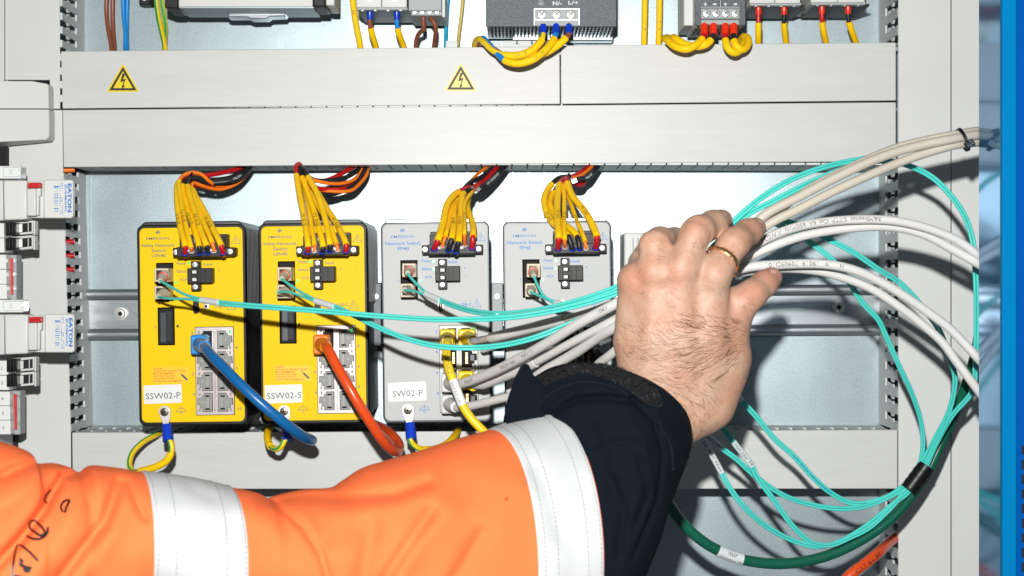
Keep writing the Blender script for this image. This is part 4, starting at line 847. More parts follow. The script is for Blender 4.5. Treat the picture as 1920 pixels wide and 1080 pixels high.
# terminal/breaker modules
def breaker(x0, x1, ybot, label, crimps, n, cm, lab2):
    t = thing('circuit_breaker', label, 'circuit breaker', W((x0+x1)/2, ybot, 60), 'breakers above the upper duct'); w_ = (x1-x0)/n
    for i in range(n):
        mb = MB(); mb.pbox(x0+i*w_+.4, -90, x0+(i+1)*w_-.4, ybot-2, -40, 120); part('module', mb, 'devw', t, bevel=1.5)
    mb = MB(); mb.pbox(x0+1, ybot-3, x1+1, ybot+2.5, -34, 60); part('terminal_shroud', mb, 'devg', t, bevel=1)
    mb = MB(); mb.pbox(x0+5, ybot+1, x1+8, ybot+5, -20, 110); part('rail_foot', mb, 'black', t)
    for i in range(2*n): mb = MB(); c = W(x0+(i+.5)*(x1-x0)/(2*n), ybot+3, -30); mb.box(c.x-2.2, c.x+2.2, c.y-2, c.y+5, c.z-1.8, c.z+1.8); part('contact', mb, 'screw', t, bevel=.5)
    if lab2:
        for xx in (x0+.25*(x1-x0), x0+.75*(x1-x0)): mb = MB(); c = W(xx, -1, -40.4); mb.screw((c.x, c.y, c.z), 4.8, 0, 1, ang=.6); part('screw', mb, ['screw', 'hole'], t)
    for (cx, cc, core, pts, slab) in crimps:
        tt = thing('terminal_wire', slab, 'wire', W(cx, ybot+20, -10), 'sleeved wires below the breakers')
        P = path([(cx, ybot-6, -10), (cx, ybot+8, -10), (cx, ybot+20, -8)]+pts, 5); C = cum(P)
        mb = MB(); mb.tube(P, 4.4, 14); part('core', mb, core, tt)
        mb = MB(); mb.tube(sub(P, 4, 26 if cm == 'crimpb' else 25, 4), 6.2, 16, rf=lambda s, T: 6.4-(.8*s/T)); part('crimp_sleeve', mb, cm, tt)
        mb = MB(); mb.tube(sub(P, 42 if cm == 'crimpb' else 40, C[-1], 5), 5.8, 16); part('sleeve', mb, 'sleeveY', tt)
breaker(668, 763, 16, 'pale grey two-module terminal block with blue crimps at the top edge', [
  (693.5, 'k', 'brown', [(694, 47, -4), (697, 62, 6), (704, 84, 30), (710, 108, 60)], 'yellow sleeved wire with brown core and blue crimp, left of its pair'),
  (744, 'k', 'blue', [(744.5, 47, -4), (747.5, 62, 6), (755, 82, 30), (764, 108, 60)], 'yellow sleeved wire with bright blue core and blue crimp, right of its pair')], 2, 'crimpb', True)
breaker(1405, 1501, 8, 'pale grey two-module breaker with red crimps beside the small power supply', [
  (1422, 'k', 'red', [(1422, 50, -4), (1422, 66, 6), (1423, 108, 60)], 'yellow sleeved wire with red core, leftmost below the breakers'),
  (1470, 'k', 'blk', [(1470, 42, -4), (1471, 56, 6), (1474, 80, 30), (1480, 108, 60)], 'yellow sleeved wire with black core, second below the breakers')], 2, 'crimpr', False)
breaker(1520, 1622, 6.5, 'pale grey two-module breaker with red crimps nearest the right duct', [
  (1541, 'k', 'red', [(1541.5, 42, -4), (1544, 58, 6), (1549, 80, 30), (1556, 108, 60)], 'yellow sleeved wire with red core, third below the breakers'),
  (1590, 'k', 'blk', [(1592, 42, -4), (1597, 58, 6), (1605, 80, 30), (1614, 108, 60)], 'yellow sleeved wire with black core, rightmost below the breakers')], 2, 'crimpr', False)
# grey relay block
t = thing('relay_block', 'grey relay block with four small screws and brown wires at the top edge', 'relay', W(800, 34, 60))
mb = MB(); mb.pbox(766, -80, 828, 20, -30, 120); part('housing', mb, 'devg', t, bevel=1.5); mb = MB(); mb.pbox(829, -80, 834.5, 32, -10, 120); part('side_plate', mb, 'devw', t, bevel=1)
mb = MB(); mb.pbox(771, 20.5, 829, 29, -18, 100); part('terminal_ledge', mb, 'devg', t, bevel=1.2)
for i in range(4): mb = MB(); c = W(777+i*14, 22.5, -20); mb.screw((c.x, c.y, c.z), 4.4, 0, 1, ang=.7); part('screw', mb, ['screw', 'hole'], t)
for lab, pts in (('left brown wire hanging from the grey relay block', [(793.5, 24, 0), (793.8, 42, 4), (794.5, 56, 10), (788, 60, 22), (781, 74, 40), (778.5, 108, 60)]),
                 ('right brown wire hanging from the grey relay block', [(812, 24, 10), (808, 34, 0), (815, 44, -4), (817, 56, 4), (815, 78, 30), (811, 108, 60)])):
    cable('relay_wire', lab, 'wire', pts, 4.3, 'brown', 'brown wires of the relay block')
# graphite power supply
t = thing('power_supply', 'large graphite power supply with three terminal screws at the top middle', 'power supply', W(1033, 80, 90))
mb = MB(); mb.pbox(911, -90, 1156, 50, -40, -36); part('front_panel', mb, 'psu', t, bevel=.8)
mb = MB(); a = W(912, 50, -36); b = W(1155, 50, -36); mb.box(a.x+1, b.x-1, -35.8, 110, b.z+.5, W(0, -90, -36).z); bx = part('casing', mb, 'steel', t, bevel=1)
mb = MB()
for r_ in range(6):
    dd = -28+r_*22
    for i in range(34): x = a.x+8+i*6.9; mb.box(x, x+3.9, dd, dd+13, b.z+.1, b.z+.45)
part('vent_grille', mb, 'hole', t)
mb = MB(); mb.pbox(960, 62, 1150, 76, 95, 130); part('rail_bracket', mb, 'steel', t, bevel=2)
mb = MB(); mb.pbox(1000.5, 15, 1087.5, 48, -43, -40.1); mb2 = part('terminal_frame', mb, 'screw', t, bevel=.8)
mb = MB(); mb.pbox(1003, 17.5, 1085, 35, -48, -43.1); mb.pbox(1003, 37.5, 1085, 48.5, -56, -43.1); part('terminal_block', mb, 'devg', t, bevel=1.4)
for x in (1016, 1043.5, 1070): mb = MB(); c = W(x, 27.5, -48.2); mb.screw((c.x, c.y, c.z), 8.3, 0, 1, cross=True, ang=.8); part('terminal_screw', mb, ['screw', 'hole'], t)
mb = MB(); f = pane(-41.2); letter(mb, 'N/-', f, 1045, 6, h=8, w=17.5, bold=.02); letter(mb, 'L/+', f, 1075, 5, h=7.5, w=19, bold=.02)
strokes(mb, f, arc(1014.3, 6, 5.4, 0, 360, 20), 1); strokes(mb, f, [(1014.3, 2.5), (1014.3, 6)], 1); strokes(mb, f, [(1010.8, 6), (1017.8, 6)], 1); strokes(mb, f, [(1012.2, 8), (1016.4, 8)], .9); part('panel_lettering', mb, 'inkw', t)
def psu_wire(label, cx, core, pts, s0, txt=None, stripe=None, back=None):
    t = thing('supply_wire', label, 'wire', W(cx, 66, -60), 'looped wires of the graphite power supply'); P = path([(cx, 42, -50), (cx, 56, -54), (cx-.5, 64, -58)]+pts, 5); C = cum(P)
    mb = MB(); mb.tube(P, 5.6, 16, stripe=stripe, twist=.004); part('core', mb, core, t)
    mb = MB(); mb.tube(sub(P, 5, 24, 3), 6.8, 16); part('crimp_sleeve', mb, 'crimpb', t)
    Q = sub(P, s0[0], s0[1], 5); mb = MB(); mb.tube(Q, 7.0, 18); sv = part('sleeve', mb, 'sleeveY', t)
    if txt: mb = MB(); f = on_tube(P, 7.0, txt[1], sgn=-1); letter(mb, txt[0], f, 10, 0, h=5.5, w=20); part('sleeve_lettering', mb, 'ink', sv)
psu_wire('yellow and green earth wire looping in front of the upper duct', 1018.5, ['ycable', 'green'], [(1015, 76, -66), (1000, 92, -74), (980, 102, -78), (950, 104, -74), (926, 96, -66), (908, 80, -50), (898, 73, -30), (891, 80, 0), (889, 104, 40)], (38, 122), ('U11.E', 100), [0, 0, 0, 0, 0, 1, 1, 1, 0, 0, 0, 0, 0, 0, 0, 0])
psu_wire('bright blue wire looping lowest in front of the upper duct', 1042.5, 'blue', [(1036, 78, -72), (1020, 96, -86), (998, 112, -92), (972, 119, -92), (948, 114, -84), (930, 98, -66), (914, 80, -44), (905, 72, -20), (902, 84, 20), (902, 106, 50)], (38, 158), ('U11.N', 100))
psu_wire('brown wire looping behind the blue one in front of the upper duct', 1066.5, 'brown', [(1058, 74, -62), (1044, 86, -66), (1020, 100, -68), (985, 107, -64), (950, 106, -58), (925, 92, -46), (908, 80, -26), (899, 84, 10), (897, 106, 50)], (34, 150))
# small power supply with four screws
t = thing('power_supply', 'small graphite power supply with four screws and a white side near the top right', 'power supply', W(1350, 75, 90))
mb = MB(); mb.pbox(1303, -90, 1398, 47, -50, -46); part('front_panel', mb, 'psu', t, bevel=.8)
mb = MB(); a = W(1304, 47, -46); b = W(1397, 47, -46); mb.box(a.x, b.x, -45.8, 100, b.z, W(0, -90, -46).z); part('casing', mb, 'devw', t, bevel=1)
mb = MB()
for r_ in range(7):
    for i in range(13): x = a.x+5+i*6.8; mb.box(x+(r_ % 2)*2, x+3.6+(r_ % 2)*2, -36+r_*17, -27+r_*17, b.z-.5, b.z-.2)
part('vent_grille', mb, 'hole', t)
mb = MB(); mb.pbox(1282, -90, 1304, 48, 0, 110); part('side_module', mb, 'devw', t, bevel=2)
mb = MB(); mb.pbox(1314.5, 15.5, 1387, 35, -55, -50.1); mb.pbox(1314.5, 37, 1386, 46, -62, -50.1); part('terminal_block', mb, 'devg', t, bevel=1.2)
for x in (1324.5, 1342.5, 1360.5, 1378.5): mb = MB(); c = W(x, 25, -55.2); mb.screw((c.x, c.y, c.z), 7.4, 0, 1, cross=True, ang=.9); part('terminal_screw', mb, ['screw', 'hole'], t)
mb = MB(); f = pane(-51.2)
for x, s_ in ((1322.5, '+'), (1340, '-'), (1360, '+'), (1379, '-')): letter(mb, s_, f, x, 7.8, w=6.5, bold=.02)
strokes(mb, f, [(1314, 13.4), (1387, 13.4)], .7); strokes(mb, f, [(1351, -4), (1351, 13)], .6); part('panel_lettering', mb, 'inkw', t)
for cx, core, pts, s0, lab in ((1320.5, 'red', [(1314, 76, -72), (1305, 84, -80), (1288, 92, -84), (1268, 88, -76), (1252, 76, -56), (1247, 72, -34), (1256, 74, 0), (1262, 100, 40)], 30, 'red wire in yellow sleeve looping left, front one of its pair'),
                          (1337.5, 'blk', [(1332, 76, -66), (1322, 84, -72), (1305, 87, -70), (1282, 82, -58), (1266, 72, -40), (1262, 73, -10), (1270, 100, 40)], 30, 'black wire in yellow sleeve looping left, rear one of its pair'),
                          (1359.5, 'red', [(1361, 80, -74), (1366, 92, -82), (1376, 99, -82), (1388, 94, -70), (1394, 82, -50), (1395, 75, -20), (1392, 100, 40)], 32, 'red wire in yellow sleeve looping down right, lower one of its pair'),
                          (1375.5, 'blk', [(1377, 78, -70), (1382, 88, -78), (1391, 93, -76), (1401, 86, -64), (1403, 74, -48), (1396, 69, -30), (1390, 76, 0), (1390, 100, 40)], 32, 'black wire in yellow sleeve curling right, upper one of its pair')):
    t = thing('supply_wire', lab, 'wire', W(cx, 66, -60), 'looped wires of the small power supply'); P = path([(cx, 42, -56), (cx, 56, -60), (cx-.3, 66, -64)]+pts, 4); C = cum(P)
    mb = MB(); mb.tube(P, 5.6, 14); part('core', mb, core, t); mb = MB(); mb.tube(sub(P, 4, 25, 3), 7, 16); part('crimp_sleeve', mb, 'crimpr', t)
    mb = MB(); mb.tube(sub(P, s0+6, C[-1], 4), 7.1, 18); part('sleeve', mb, 'sleeveY', t)

M['shell'] = mat('housing_plastic', (0.57, 0.578, 0.56), 0.5, var=.01)
# ================================================================ left column: fuse holders and terminals
t = thing('trunking_end', 'pale rounded housing jutting in from the left edge above the fuse holders', 'housing', W(45, 268, -120))

def wedge(P, dl, dr, back, m, nm, bev):
    # housing whose front face slopes towards the camera at the left
    n = len(P); F_ = []; B_ = []
    for x, y in P:
        f_ = (x+80)/173.0; d = dl+(dr-dl)*f_; F_.append(W(x, y, d)); B_.append(Vector((W(x, y, d).x, back, W(x, y, d).z)))
    mb = MB(); mb.add(F_+B_, [tuple(range(n))[::-1], tuple(range(n, 2*n))]+[(i, (i+1) % n, (i+1) % n+n, i+n) for i in range(n)]); part(nm, mb, m, t, bevel=bev)
wedge([(-80, 151), (60, 152), (88, 157), (91, 161), (91.5, 203.5), (-80, 203.5)][::-1], -120, -52, -22, 'shell', 'upper_shell', 1)
wedge([(-80, 205), (92, 205), (92.5, 255), (87, 262), (-80, 270)][::-1], -126, -56, -22, 'shell', 'lower_shell', 1)
mb = MB(); mb.pbox(-80, 275, 11, 320, -20, 2); solo('dark_gap', mb, 'hole', 'black opening at the left edge under the rounded housing', 'opening')
mb = MB(); mb.pbox(-80, 780, 29, 900, -18, 2); solo('dark_gap', mb, 'hole', 'black opening at the left edge just above the orange sleeve', 'opening')
def fuse(oy, ox, label, txt=True):
    t = thing('fuse_holder', label, 'fuse holder', W(60+ox, 410+oy, -150), 'fuse holders at the left edge'); X = lambda x: x+ox; Y = lambda y: y+oy; d = -210
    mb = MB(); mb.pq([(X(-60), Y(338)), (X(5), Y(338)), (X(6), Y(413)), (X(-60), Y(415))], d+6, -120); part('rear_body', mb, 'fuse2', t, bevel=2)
    mb = MB(); mb.pq([(X(5.5), Y(337.5)), (X(50), Y(338)), (X(50), Y(411)), (X(7), Y(413))], d-2, -175); part('side_body', mb, 'fuse', t, bevel=3)
    mb = MB(); mb.pq([(X(82), Y(337)), (X(134), Y(337)), (X(137), Y(340)), (X(137), Y(406)), (X(133), Y(409)), (X(82), Y(409))], d, -196); nb = part('fuse_drawer', mb, 'fuse', t, bevel=3.5)
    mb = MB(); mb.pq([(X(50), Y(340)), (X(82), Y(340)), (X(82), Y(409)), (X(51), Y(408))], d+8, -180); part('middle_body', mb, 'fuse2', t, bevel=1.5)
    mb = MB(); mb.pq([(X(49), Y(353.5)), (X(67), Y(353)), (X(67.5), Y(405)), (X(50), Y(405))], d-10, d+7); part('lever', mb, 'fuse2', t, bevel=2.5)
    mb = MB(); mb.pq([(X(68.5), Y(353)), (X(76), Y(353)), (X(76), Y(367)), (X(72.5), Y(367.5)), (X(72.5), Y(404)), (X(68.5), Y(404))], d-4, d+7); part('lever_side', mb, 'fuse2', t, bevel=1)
    mb = MB(); mb.pq([(X(52), Y(342.5)), (X(75), Y(342)), (X(75.5), Y(352)), (X(52.5), Y(352.5))], d-8, d+7); part('red_tab', mb, 'red', t, bevel=1.2)
    f = pane(d-.5); mb = MB(); hp = -math.pi/2
    letter(mb, 'EATON', f, X(130.5), Y(371), h=7.6, w=54, rot=math.pi/2, bold=.045); letter(mb, 'BUSSMANN', f, X(123.3), Y(371), h=4.2, w=50, rot=math.pi/2, bold=.02)
    letter(mb, 'MPH', f, X(116.6), Y(348), h=2.8, w=11, rot=math.pi/2); letter(mb, '14x51', f, X(112.4), Y(350.5), h=2.6, w=14, rot=math.pi/2)
    letter(mb, '690V 50A', f, X(117), Y(394), h=2.6, w=17, rot=math.pi/2); letter(mb, '50A', f, X(113.6), Y(398), h=2.4, w=9, rot=math.pi/2)
    strokes(mb, f, [(X(112.5), Y(362)), (X(113.5), Y(370))], .7); strokes(mb, f, [(X(113), Y(378)), (X(113), Y(387))], .7); strokes(mb, f, [(X(112.8), Y(370)), (X(116.8), Y(372)), (X(116.5), Y(378)), (X(112.8), Y(376))], .9, closed=True)
    for y, hh in ((350, 3.2), (353, 1), (358.5, .7), (363, 1), (366, 1.6), (370, 1.8), (373, 1), (377, 2), (381, 1.2), (385.5, .8), (391, 2.2), (394, 1), (397, 1)): strokes(mb, f, [(X(102), Y(y)), (X(109), Y(y))], hh*.8)
    part('printed_lettering', mb, 'inkb', nb)
fuse(0, 0, 'pale fuse holder with red tab and blue print, the upper of the two'); fuse(252, 2, 'pale fuse holder with red tab and blue print, the lower of the two')
# transparent cap above each holder
for (y0, x1, lab) in ((311, 38.5, 'clear plastic cap above the upper fuse holder'), (562, 43.5, 'clear plastic cap above the lower fuse holder')):
    t = thing('clear_cap', lab, 'plastic cap', W(20, y0+24, -150), 'clear caps at the fuse holders'); mb = MB(); mb.pbox(-40, y0, x1, y0+24, -175, -140); part('cap', mb, 'glass', t, bevel=2.5)
    mb = MB(); f = pane(-175.6); strokes(mb, f, [(7, y0+3), (x1-3, y0+3), (x1-3, y0+20), (7, y0+20)], .8, closed=True); strokes(mb, f, [(18.5, y0+8), (22, y0+8), (22, y0+14), (18.5, y0+14)], .7, closed=True); part('moulded_rim', mb, 'devg', t)
def lever_terminals(y0, ox, label):
    t = thing('lever_terminals', label, 'terminal block', W(40, y0+58, -140), 'lever terminals under the fuse holders')
    for i in range(2):
        y = y0+i*28; mb = MB(); mb.pq([(20+ox, y), (62+ox, y-3), (62+ox, y+22), (20+ox, y+26)], -165, -138); part('terminal_body', mb, 'devw', t, bevel=1.2)
        mb = MB(); mb.pq([(30+ox, y+4), (59+ox, y+1), (59+ox, y+18), (30+ox, y+21)], -166.5, -165.1); part('wire_openings', mb, 'hole', t)
        mb = MB(); mb.pq([(35+ox, y+4.5), (42+ox, y+4), (42+ox, y+19), (35+ox, y+20)], -167.5, -166.6); mb.pq([(52+ox, y+2.5), (54+ox, y+2.3), (54+ox, y+18), (52+ox, y+18.4)], -167.5, -166.6); part('contact_frame', mb, 'screw', t)
        mb = MB()
        for j in range(4): mb.pbox(10+ox+j*5.2, y+1+(j == 0), 14+ox+j*5.2, y+25, -186-(j % 2)*2, -150)
        mb.pbox(10+ox, y+2, 30+ox, y+24, -183, -150); part('lever', mb, 'black', t, bevel=1)
        mb = MB(); mb.pbox(62.5+ox, y-2, 65.5+ox, y+24, -160, -140); part('side_wall', mb, 'devw', t)
lever_terminals(416, 0, 'two black levered terminals under the upper fuse holder'); lever_terminals(672, 2, 'two black levered terminals under the lower fuse holder')
def marker(y0, y1, x1, nums, label, grp='white marker strips'):
    t = thing('marker_strip', label, 'marker strip', W(5, y1, -150), grp); n = len(nums); h = (y1-y0)/n
    for i, s_ in enumerate(nums):
        mb = MB(); mb.pq([(-40, y0+i*h+.4), (x1+i*.6, y0+i*h+.4), (x1+(i+1)*.6, y0+(i+1)*h-.5), (-40, y0+(i+1)*h-.5)], -178, -130); mk = part('marker_plate', mb, 'white', t, bevel=.8)
        if s_: mb = MB(); letter(mb, s_, pane(-178.6), (3 if y0 > 600 and y0 < 700 and len(nums) < 3 else 4.6)+i*.8, y0+i*h+h*.5, h=5.8); part('marker_number', mb, 'ink', mk)
marker(418, 474, 7, ['', ''], 'blank white marker strip beside the upper levered terminals')
marker(676, 732, 15, ['2', '3'], 'white marker strip numbered 2 and 3 beside the lower levered terminals')
marker(477, 561, 11, ['', '', ''], 'blank white marker strip under the upper levered terminals')
marker(734, 815, 18, ['4', '5', '6'], 'white marker strip numbered 4, 5 and 6 at the left edge')
for (y0, y1, ox, lab) in ((478, 562, 12, 'narrow grey terminal column with a red bridge below the upper fuse holder'), (733, 815, 19, 'narrow grey terminal column with a red bridge below the lower fuse holder')):
    t = thing('terminal_column', lab, 'terminal block', W(ox+8, y1, -120), 'terminal columns at the left edge'); mb = MB(); mb.pbox(ox, y0, ox+19, y1, -150, -118); part('column_body', mb, 'fin' if 0 else 'devg', t, bevel=1.5)
    for i in range(6): mb = MB(); c = W(ox+4 if i % 2 else ox+16, y0+10+i*13, -150.3); mb.lathe(c, (0, -1, 0), [(0, 3.6), (.8, 3.6), (.8, 2.8), (.3, 2.6)], 12); part('test_point', mb, 'steel', t)
    mb = MB(); mb.pbox(ox+6.5, y0+6, ox+12, y0+(y1-y0)*.6, -154, -150.2); mb.pbox(ox+8, y0+(y1-y0)*.55, ox+12.5, y1-9, -153, -150.2); part('red_bridge', mb, 'red', t, bevel=1)

mb = MB(); mb.pbox(-140, 310, -22, 880, -160, -3); solo('rail_support', mb, 'devg', 'grey support column at the left edge carrying the fuse holders and terminals', 'support')
# ================================================================ the person: left forearm in a work jacket, hand on the cables
person = thing('person', 'hand and forearm of a person in an orange and navy work jacket, holding cables', 'person', W(600, 1080, -800))
def npv(v): return np.array([v[0], v[1], v[2]], dtype=np.float32)
def surface_nets(F, o, h):
    s = F < 0; sh = tuple(n-1 for n in F.shape); acc = np.zeros(sh+(3,), np.float32); cnt = np.zeros(sh, np.float32)
    cs = [(i, j, k) for i in (0, 1) for j in (0, 1) for k in (0, 1)]
    def sl(c): return tuple(slice(c[q], F.shape[q]-1+c[q]) for q in range(3))
    for a in cs:
        for ax in range(3):
            if a[ax] == 1: continue
            b = list(a); b[ax] = 1; b = tuple(b); fa = F[sl(a)]; fb = F[sl(b)]; m = (fa < 0) != (fb < 0)
            t = fa[m]/(fa[m]-fb[m]); p = np.repeat(np.array([a], np.float32), len(t), 0); p[:, ax] += t; acc[m] += p; cnt[m] += 1
    act = cnt > 0; idx = -np.ones(sh, np.int64); idx[act] = np.arange(act.sum()); cell = np.argwhere(act)
    V = (acc[act]/cnt[act][:, None]+cell)*h+o; Fc = []
    for ax in range(3):
        u, v = [(1, 2), (2, 0), (0, 1)][ax]
        A = [slice(None)]*3; B = [slice(None)]*3; A[ax] = slice(0, -1); B[ax] = slice(1, None)
        for q in (u, v): A[q] = slice(1, -1); B[q] = slice(1, -1)
        sa = s[tuple(A)]; sb = s[tuple(B)]; m = sa != sb; P = np.argwhere(m); P[:, u] += 1; P[:, v] += 1
        def g(du, dv): Q = P.copy(); Q[:, u] += du; Q[:, v] += dv; return idx[Q[:, 0], Q[:, 1], Q[:, 2]]
        q = np.stack([g(-1, -1), g(0, -1), g(0, 0), g(-1, 0)], 1); inside = sa[m]
        q[~inside] = q[~inside][:, ::-1]; Fc.append(q)
    return V, np.concatenate(Fc)
HB = [W(1120, 380, -640), W(1490, 900, -640)]
x0, x1 = 105.0, 430.0; z0, z1 = -330.0, 130.0; y0_, y1_ = -760.0, -420.0; h = 2.4
gx = np.arange(x0, x1, h, dtype=np.float32); gy = np.arange(y0_, y1_, h, dtype=np.float32); gz = np.arange(z0, z1, h, dtype=np.float32)
GX, GY, GZ = np.meshgrid(gx, gy, gz, indexing='ij')
def cone(a, b, ra, rb, flat=None):
    a = npv(a); b = npv(b); ab = b-a; L2 = float((ab*ab).sum())
    px_, py_, pz_ = GX-a[0], GY-a[1], GZ-a[2]; t = np.clip((px_*ab[0]+py_*ab[1]+pz_*ab[2])/L2, 0, 1)
    r = ra+(rb-ra)*t; return np.sqrt((px_-t*ab[0])**2+(py_-t*ab[1])**2+(pz_-t*ab[2])**2)-r
def smin(a, b, k): hh = np.clip(.5+.5*(b-a)/k, 0, 1); return b*(1-hh)+a*hh-k*hh*(1-hh)
def chain(pts, k=7.0):
    out = None
    for (p, q) in zip(pts, pts[1:]):
        c = cone(W(*p[:3]), W(*q[:3]), p[3]*kk(p[2]), q[3]*kk(q[2])); out = c if out is None else smin(out, c, k)
    return out
def ball(p, r): v = W(*p); return np.sqrt((GX-v.x)**2+(GY-v.y)**2+(GZ-v.z)**2)-r*kk(p[2])
# metacarpals and wrist (pixel x, y, depth, radius in pixels)
wr = [(1208, 800, -610, 44), (1245, 800, -612, 47), (1282, 790, -610, 48)]
palm = chain([(1212, 760, -616, 44), (1192, 640, -624, 41), (1190, 530, -632, 31)])
for ch in ([(1228, 780, -620, 48), (1226, 640, -640, 42), (1226, 505, -652, 32)], [(1262, 780, -622, 49), (1272, 640, -645, 42), (1276, 500, -660, 33)],
           [(1300, 765, -618, 48), (1325, 640, -638, 42), (1334, 512, -650, 33)], [(1308, 770, -608, 46), (1345, 690, -612, 50), (1362, 610, -610, 46)],
           [(1160, 850, -600, 46), (1205, 815, -604, 50), (1258, 780, -610, 52)], [(1200, 850, -598, 46), (1235, 815, -604, 48), (1285, 775, -608, 50)],
           [(1195, 700, -590, 40), (1220, 600, -590, 40)], [(1335, 760, -606, 44), (1366, 672, -604, 42)]):
    palm = smin(palm, chain(ch), 16)
for b_ in ((1190, 522, -643, 25), (1228, 503, -658, 26), (1277, 497, -664, 27), (1336, 512, -656, 26)): palm = smin(palm, ball(b_[:3], b_[3]), 18)
# thumb web
palm = smin(palm, chain([(1350, 600, -622, 38), (1376, 572, -618, 33)]), 14)
fingers = [
 [(1192, 524, -640, 26), (1204, 492, -596, 23), (1212, 478, -550, 22), (1236, 490, -505, 19)],
 [(1229, 506, -656, 29), (1228, 461, -650, 28.5), (1238, 452, -630, 26), (1266, 450, -575, 22), (1300, 468, -520, 19)],
 [(1280, 502, -664, 30), (1304, 439, -664, 28.5), (1311, 432, -655, 27), (1337, 421, -618, 25.5), (1353, 413, -594, 21)],
 [(1342, 512, -660, 30), (1372, 461, -642, 27), (1380, 453, -634, 26.5), (1403, 435, -600, 24), (1416, 428, -582, 20.5)],
 [(1366, 602, -622, 36), (1394, 566, -628, 28.5), (1410, 552, -624, 27), (1432, 533, -604, 24), (1446, 521, -590, 20.5)]]
fg = None
for i, fch in enumerate(fingers):
    c = chain(fch, 9)
    fg = c if fg is None else smin(fg, c, 2.0)
FLD = smin(palm, fg, 11)
del GX
GX, GY, GZ = np.meshgrid(gx, gy, gz, indexing='ij')
# extensor tendons and skin irregularities, thickness follows the real surface
def noise3(X, Y, Z, f):
    return (np.sin(X*f+1.3*np.sin(Z*f*.7+1))*np.sin(Z*f*1.1+1.7*np.sin(X*f*.6))*np.cos(Y*f*.9+.5))
tend = 0
for vn in ([(1205, 690, -668), (1212, 620, -680), (1250, 560, -690), (1252, 520, -690)], [(1290, 720, -668), (1300, 640, -690), (1306, 560, -690)], [(1345, 700, -660), (1330, 640, -680), (1300, 600, -690)]):
    for a, b in zip(vn, vn[1:]): tend = tend+1.5*np.exp(-np.maximum(cone(W(*a), W(*b), 0, 0)-3, 0)**2/(2*6.0**2))
for (p, q) in (((1290, 430), (1318, 446)), ((1296, 424), (1324, 440)), ((1215, 452), (1244, 452)), ((1216, 460), (1242, 461)), ((1362, 444), (1386, 464)), ((1367, 439), (1392, 458)), ((1398, 536), (1420, 562)), ((1404, 532), (1425, 557))):
    dd_ = -690; tend = tend-1.3*np.exp(-np.maximum(cone(W(*p, dd_), W(*q, dd_), 0, 0)-24, 0)**2/(2*2.6**2))
for (a, b) in (((1228, 700, -660), (1228, 530, -680)), ((1262, 700, -668), (1277, 530, -690)), ((1292, 690, -664), (1334, 545, -684))):
    tend = tend+2.2*np.exp(-np.maximum(cone(W(*a), W(*b), 0, 0), 0)**2/(2*13.0**2))
FLD = FLD-tend-.6*noise3(GX, GY, GZ, .055)-.3*noise3(GX, GY, GZ, .13)
V, Fq = surface_nets(FLD, np.array([x0, y0_, z0], np.float32), h)
# project laplacian smoothing
for it in range(3):
    acc = np.zeros_like(V); cn = np.zeros(len(V))
    for a in range(4):
        for b in ((a+1) % 4, (a-1) % 4):
            np.add.at(acc, Fq[:, a], V[Fq[:, b]]); np.add.at(cn, Fq[:, a], 1)
    V = V*.5+(acc/cn[:, None])*.5
HV, HF = V, Fq
mb = MB(); mb.v = [tuple(map(float, v)) for v in V]; mb.f = [tuple(map(int, f)) for f in Fq]; mb.m = [0]*len(mb.f)
# skin material
sk = mat('skin', (0.68, 0.40, 0.27), 0.47, var=0, sss=0.12, spec=0.45); nt = sk.node_tree; N = nt.nodes; Lk = nt.links; b = N['Principled BSDF']
b.inputs['Subsurface Radius'].default_value = (0.008, 0.003, 0.0015)
geo = N.new('ShaderNodeTexCoord')
def noise(sc_, det=4, rough=.55): n = N.new('ShaderNodeTexNoise'); n.inputs['Scale'].default_value = sc_; n.inputs['Detail'].default_value = det; n.inputs['Roughness'].default_value = rough; Lk.new(geo.outputs['Object'], n.inputs['Vector']); return n
def ramp(src, a, b_, c0, c1):
    r = N.new('ShaderNodeValToRGB'); r.color_ramp.elements[0].position = a; r.color_ramp.elements[1].position = b_; r.color_ramp.elements[0].color = (*c0, 1); r.color_ramp.elements[1].color = (*c1, 1); Lk.new(src, r.inputs[0]); return r
r1 = ramp(noise(38).outputs[0], .38, .66, (0.50, 0.345, 0.25), (0.485, 0.272, 0.185))
r2 = ramp(noise(220).outputs[0], .35, .7, (1.03, 1.02, 1.0), (0.90, 0.82, 0.78))
att = N.new('ShaderNodeAttribute'); att.attribute_name = 'redness'
mx = N.new('ShaderNodeMix'); mx.data_type = 'RGBA'; mx.blend_type = 'MULTIPLY'; mx.inputs[0].default_value = 1; Lk.new(r1.outputs[0], mx.inputs[6]); Lk.new(r2.outputs[0], mx.inputs[7])
m2 = N.new('ShaderNodeMix'); m2.data_type = 'RGBA'; m2.blend_type = 'MIX'; Lk.new(att.outputs['Fac'], m2.inputs[0]); Lk.new(mx.outputs[2], m2.inputs[6]); m2.inputs[7].default_value = (0.50, 0.20, 0.14, 1)
Lk.new(m2.outputs[2], b.inputs['Base Color'])
vo = N.new('ShaderNodeTexVoronoi'); vo.inputs['Scale'].default_value = 900; vo.feature = 'DISTANCE_TO_EDGE'; Lk.new(geo.outputs['Object'], vo.inputs['Vector'])
n3 = noise(350, 6, .65); ad = N.new('ShaderNodeMath'); ad.operation = 'ADD'; Lk.new(n3.outputs[0], ad.inputs[0]); ml = N.new('ShaderNodeMath'); ml.operation = 'MULTIPLY'; ml.inputs[1].default_value = .5; Lk.new(vo.outputs['Distance'], ml.inputs[0]); Lk.new(ml.outputs[0], ad.inputs[1])
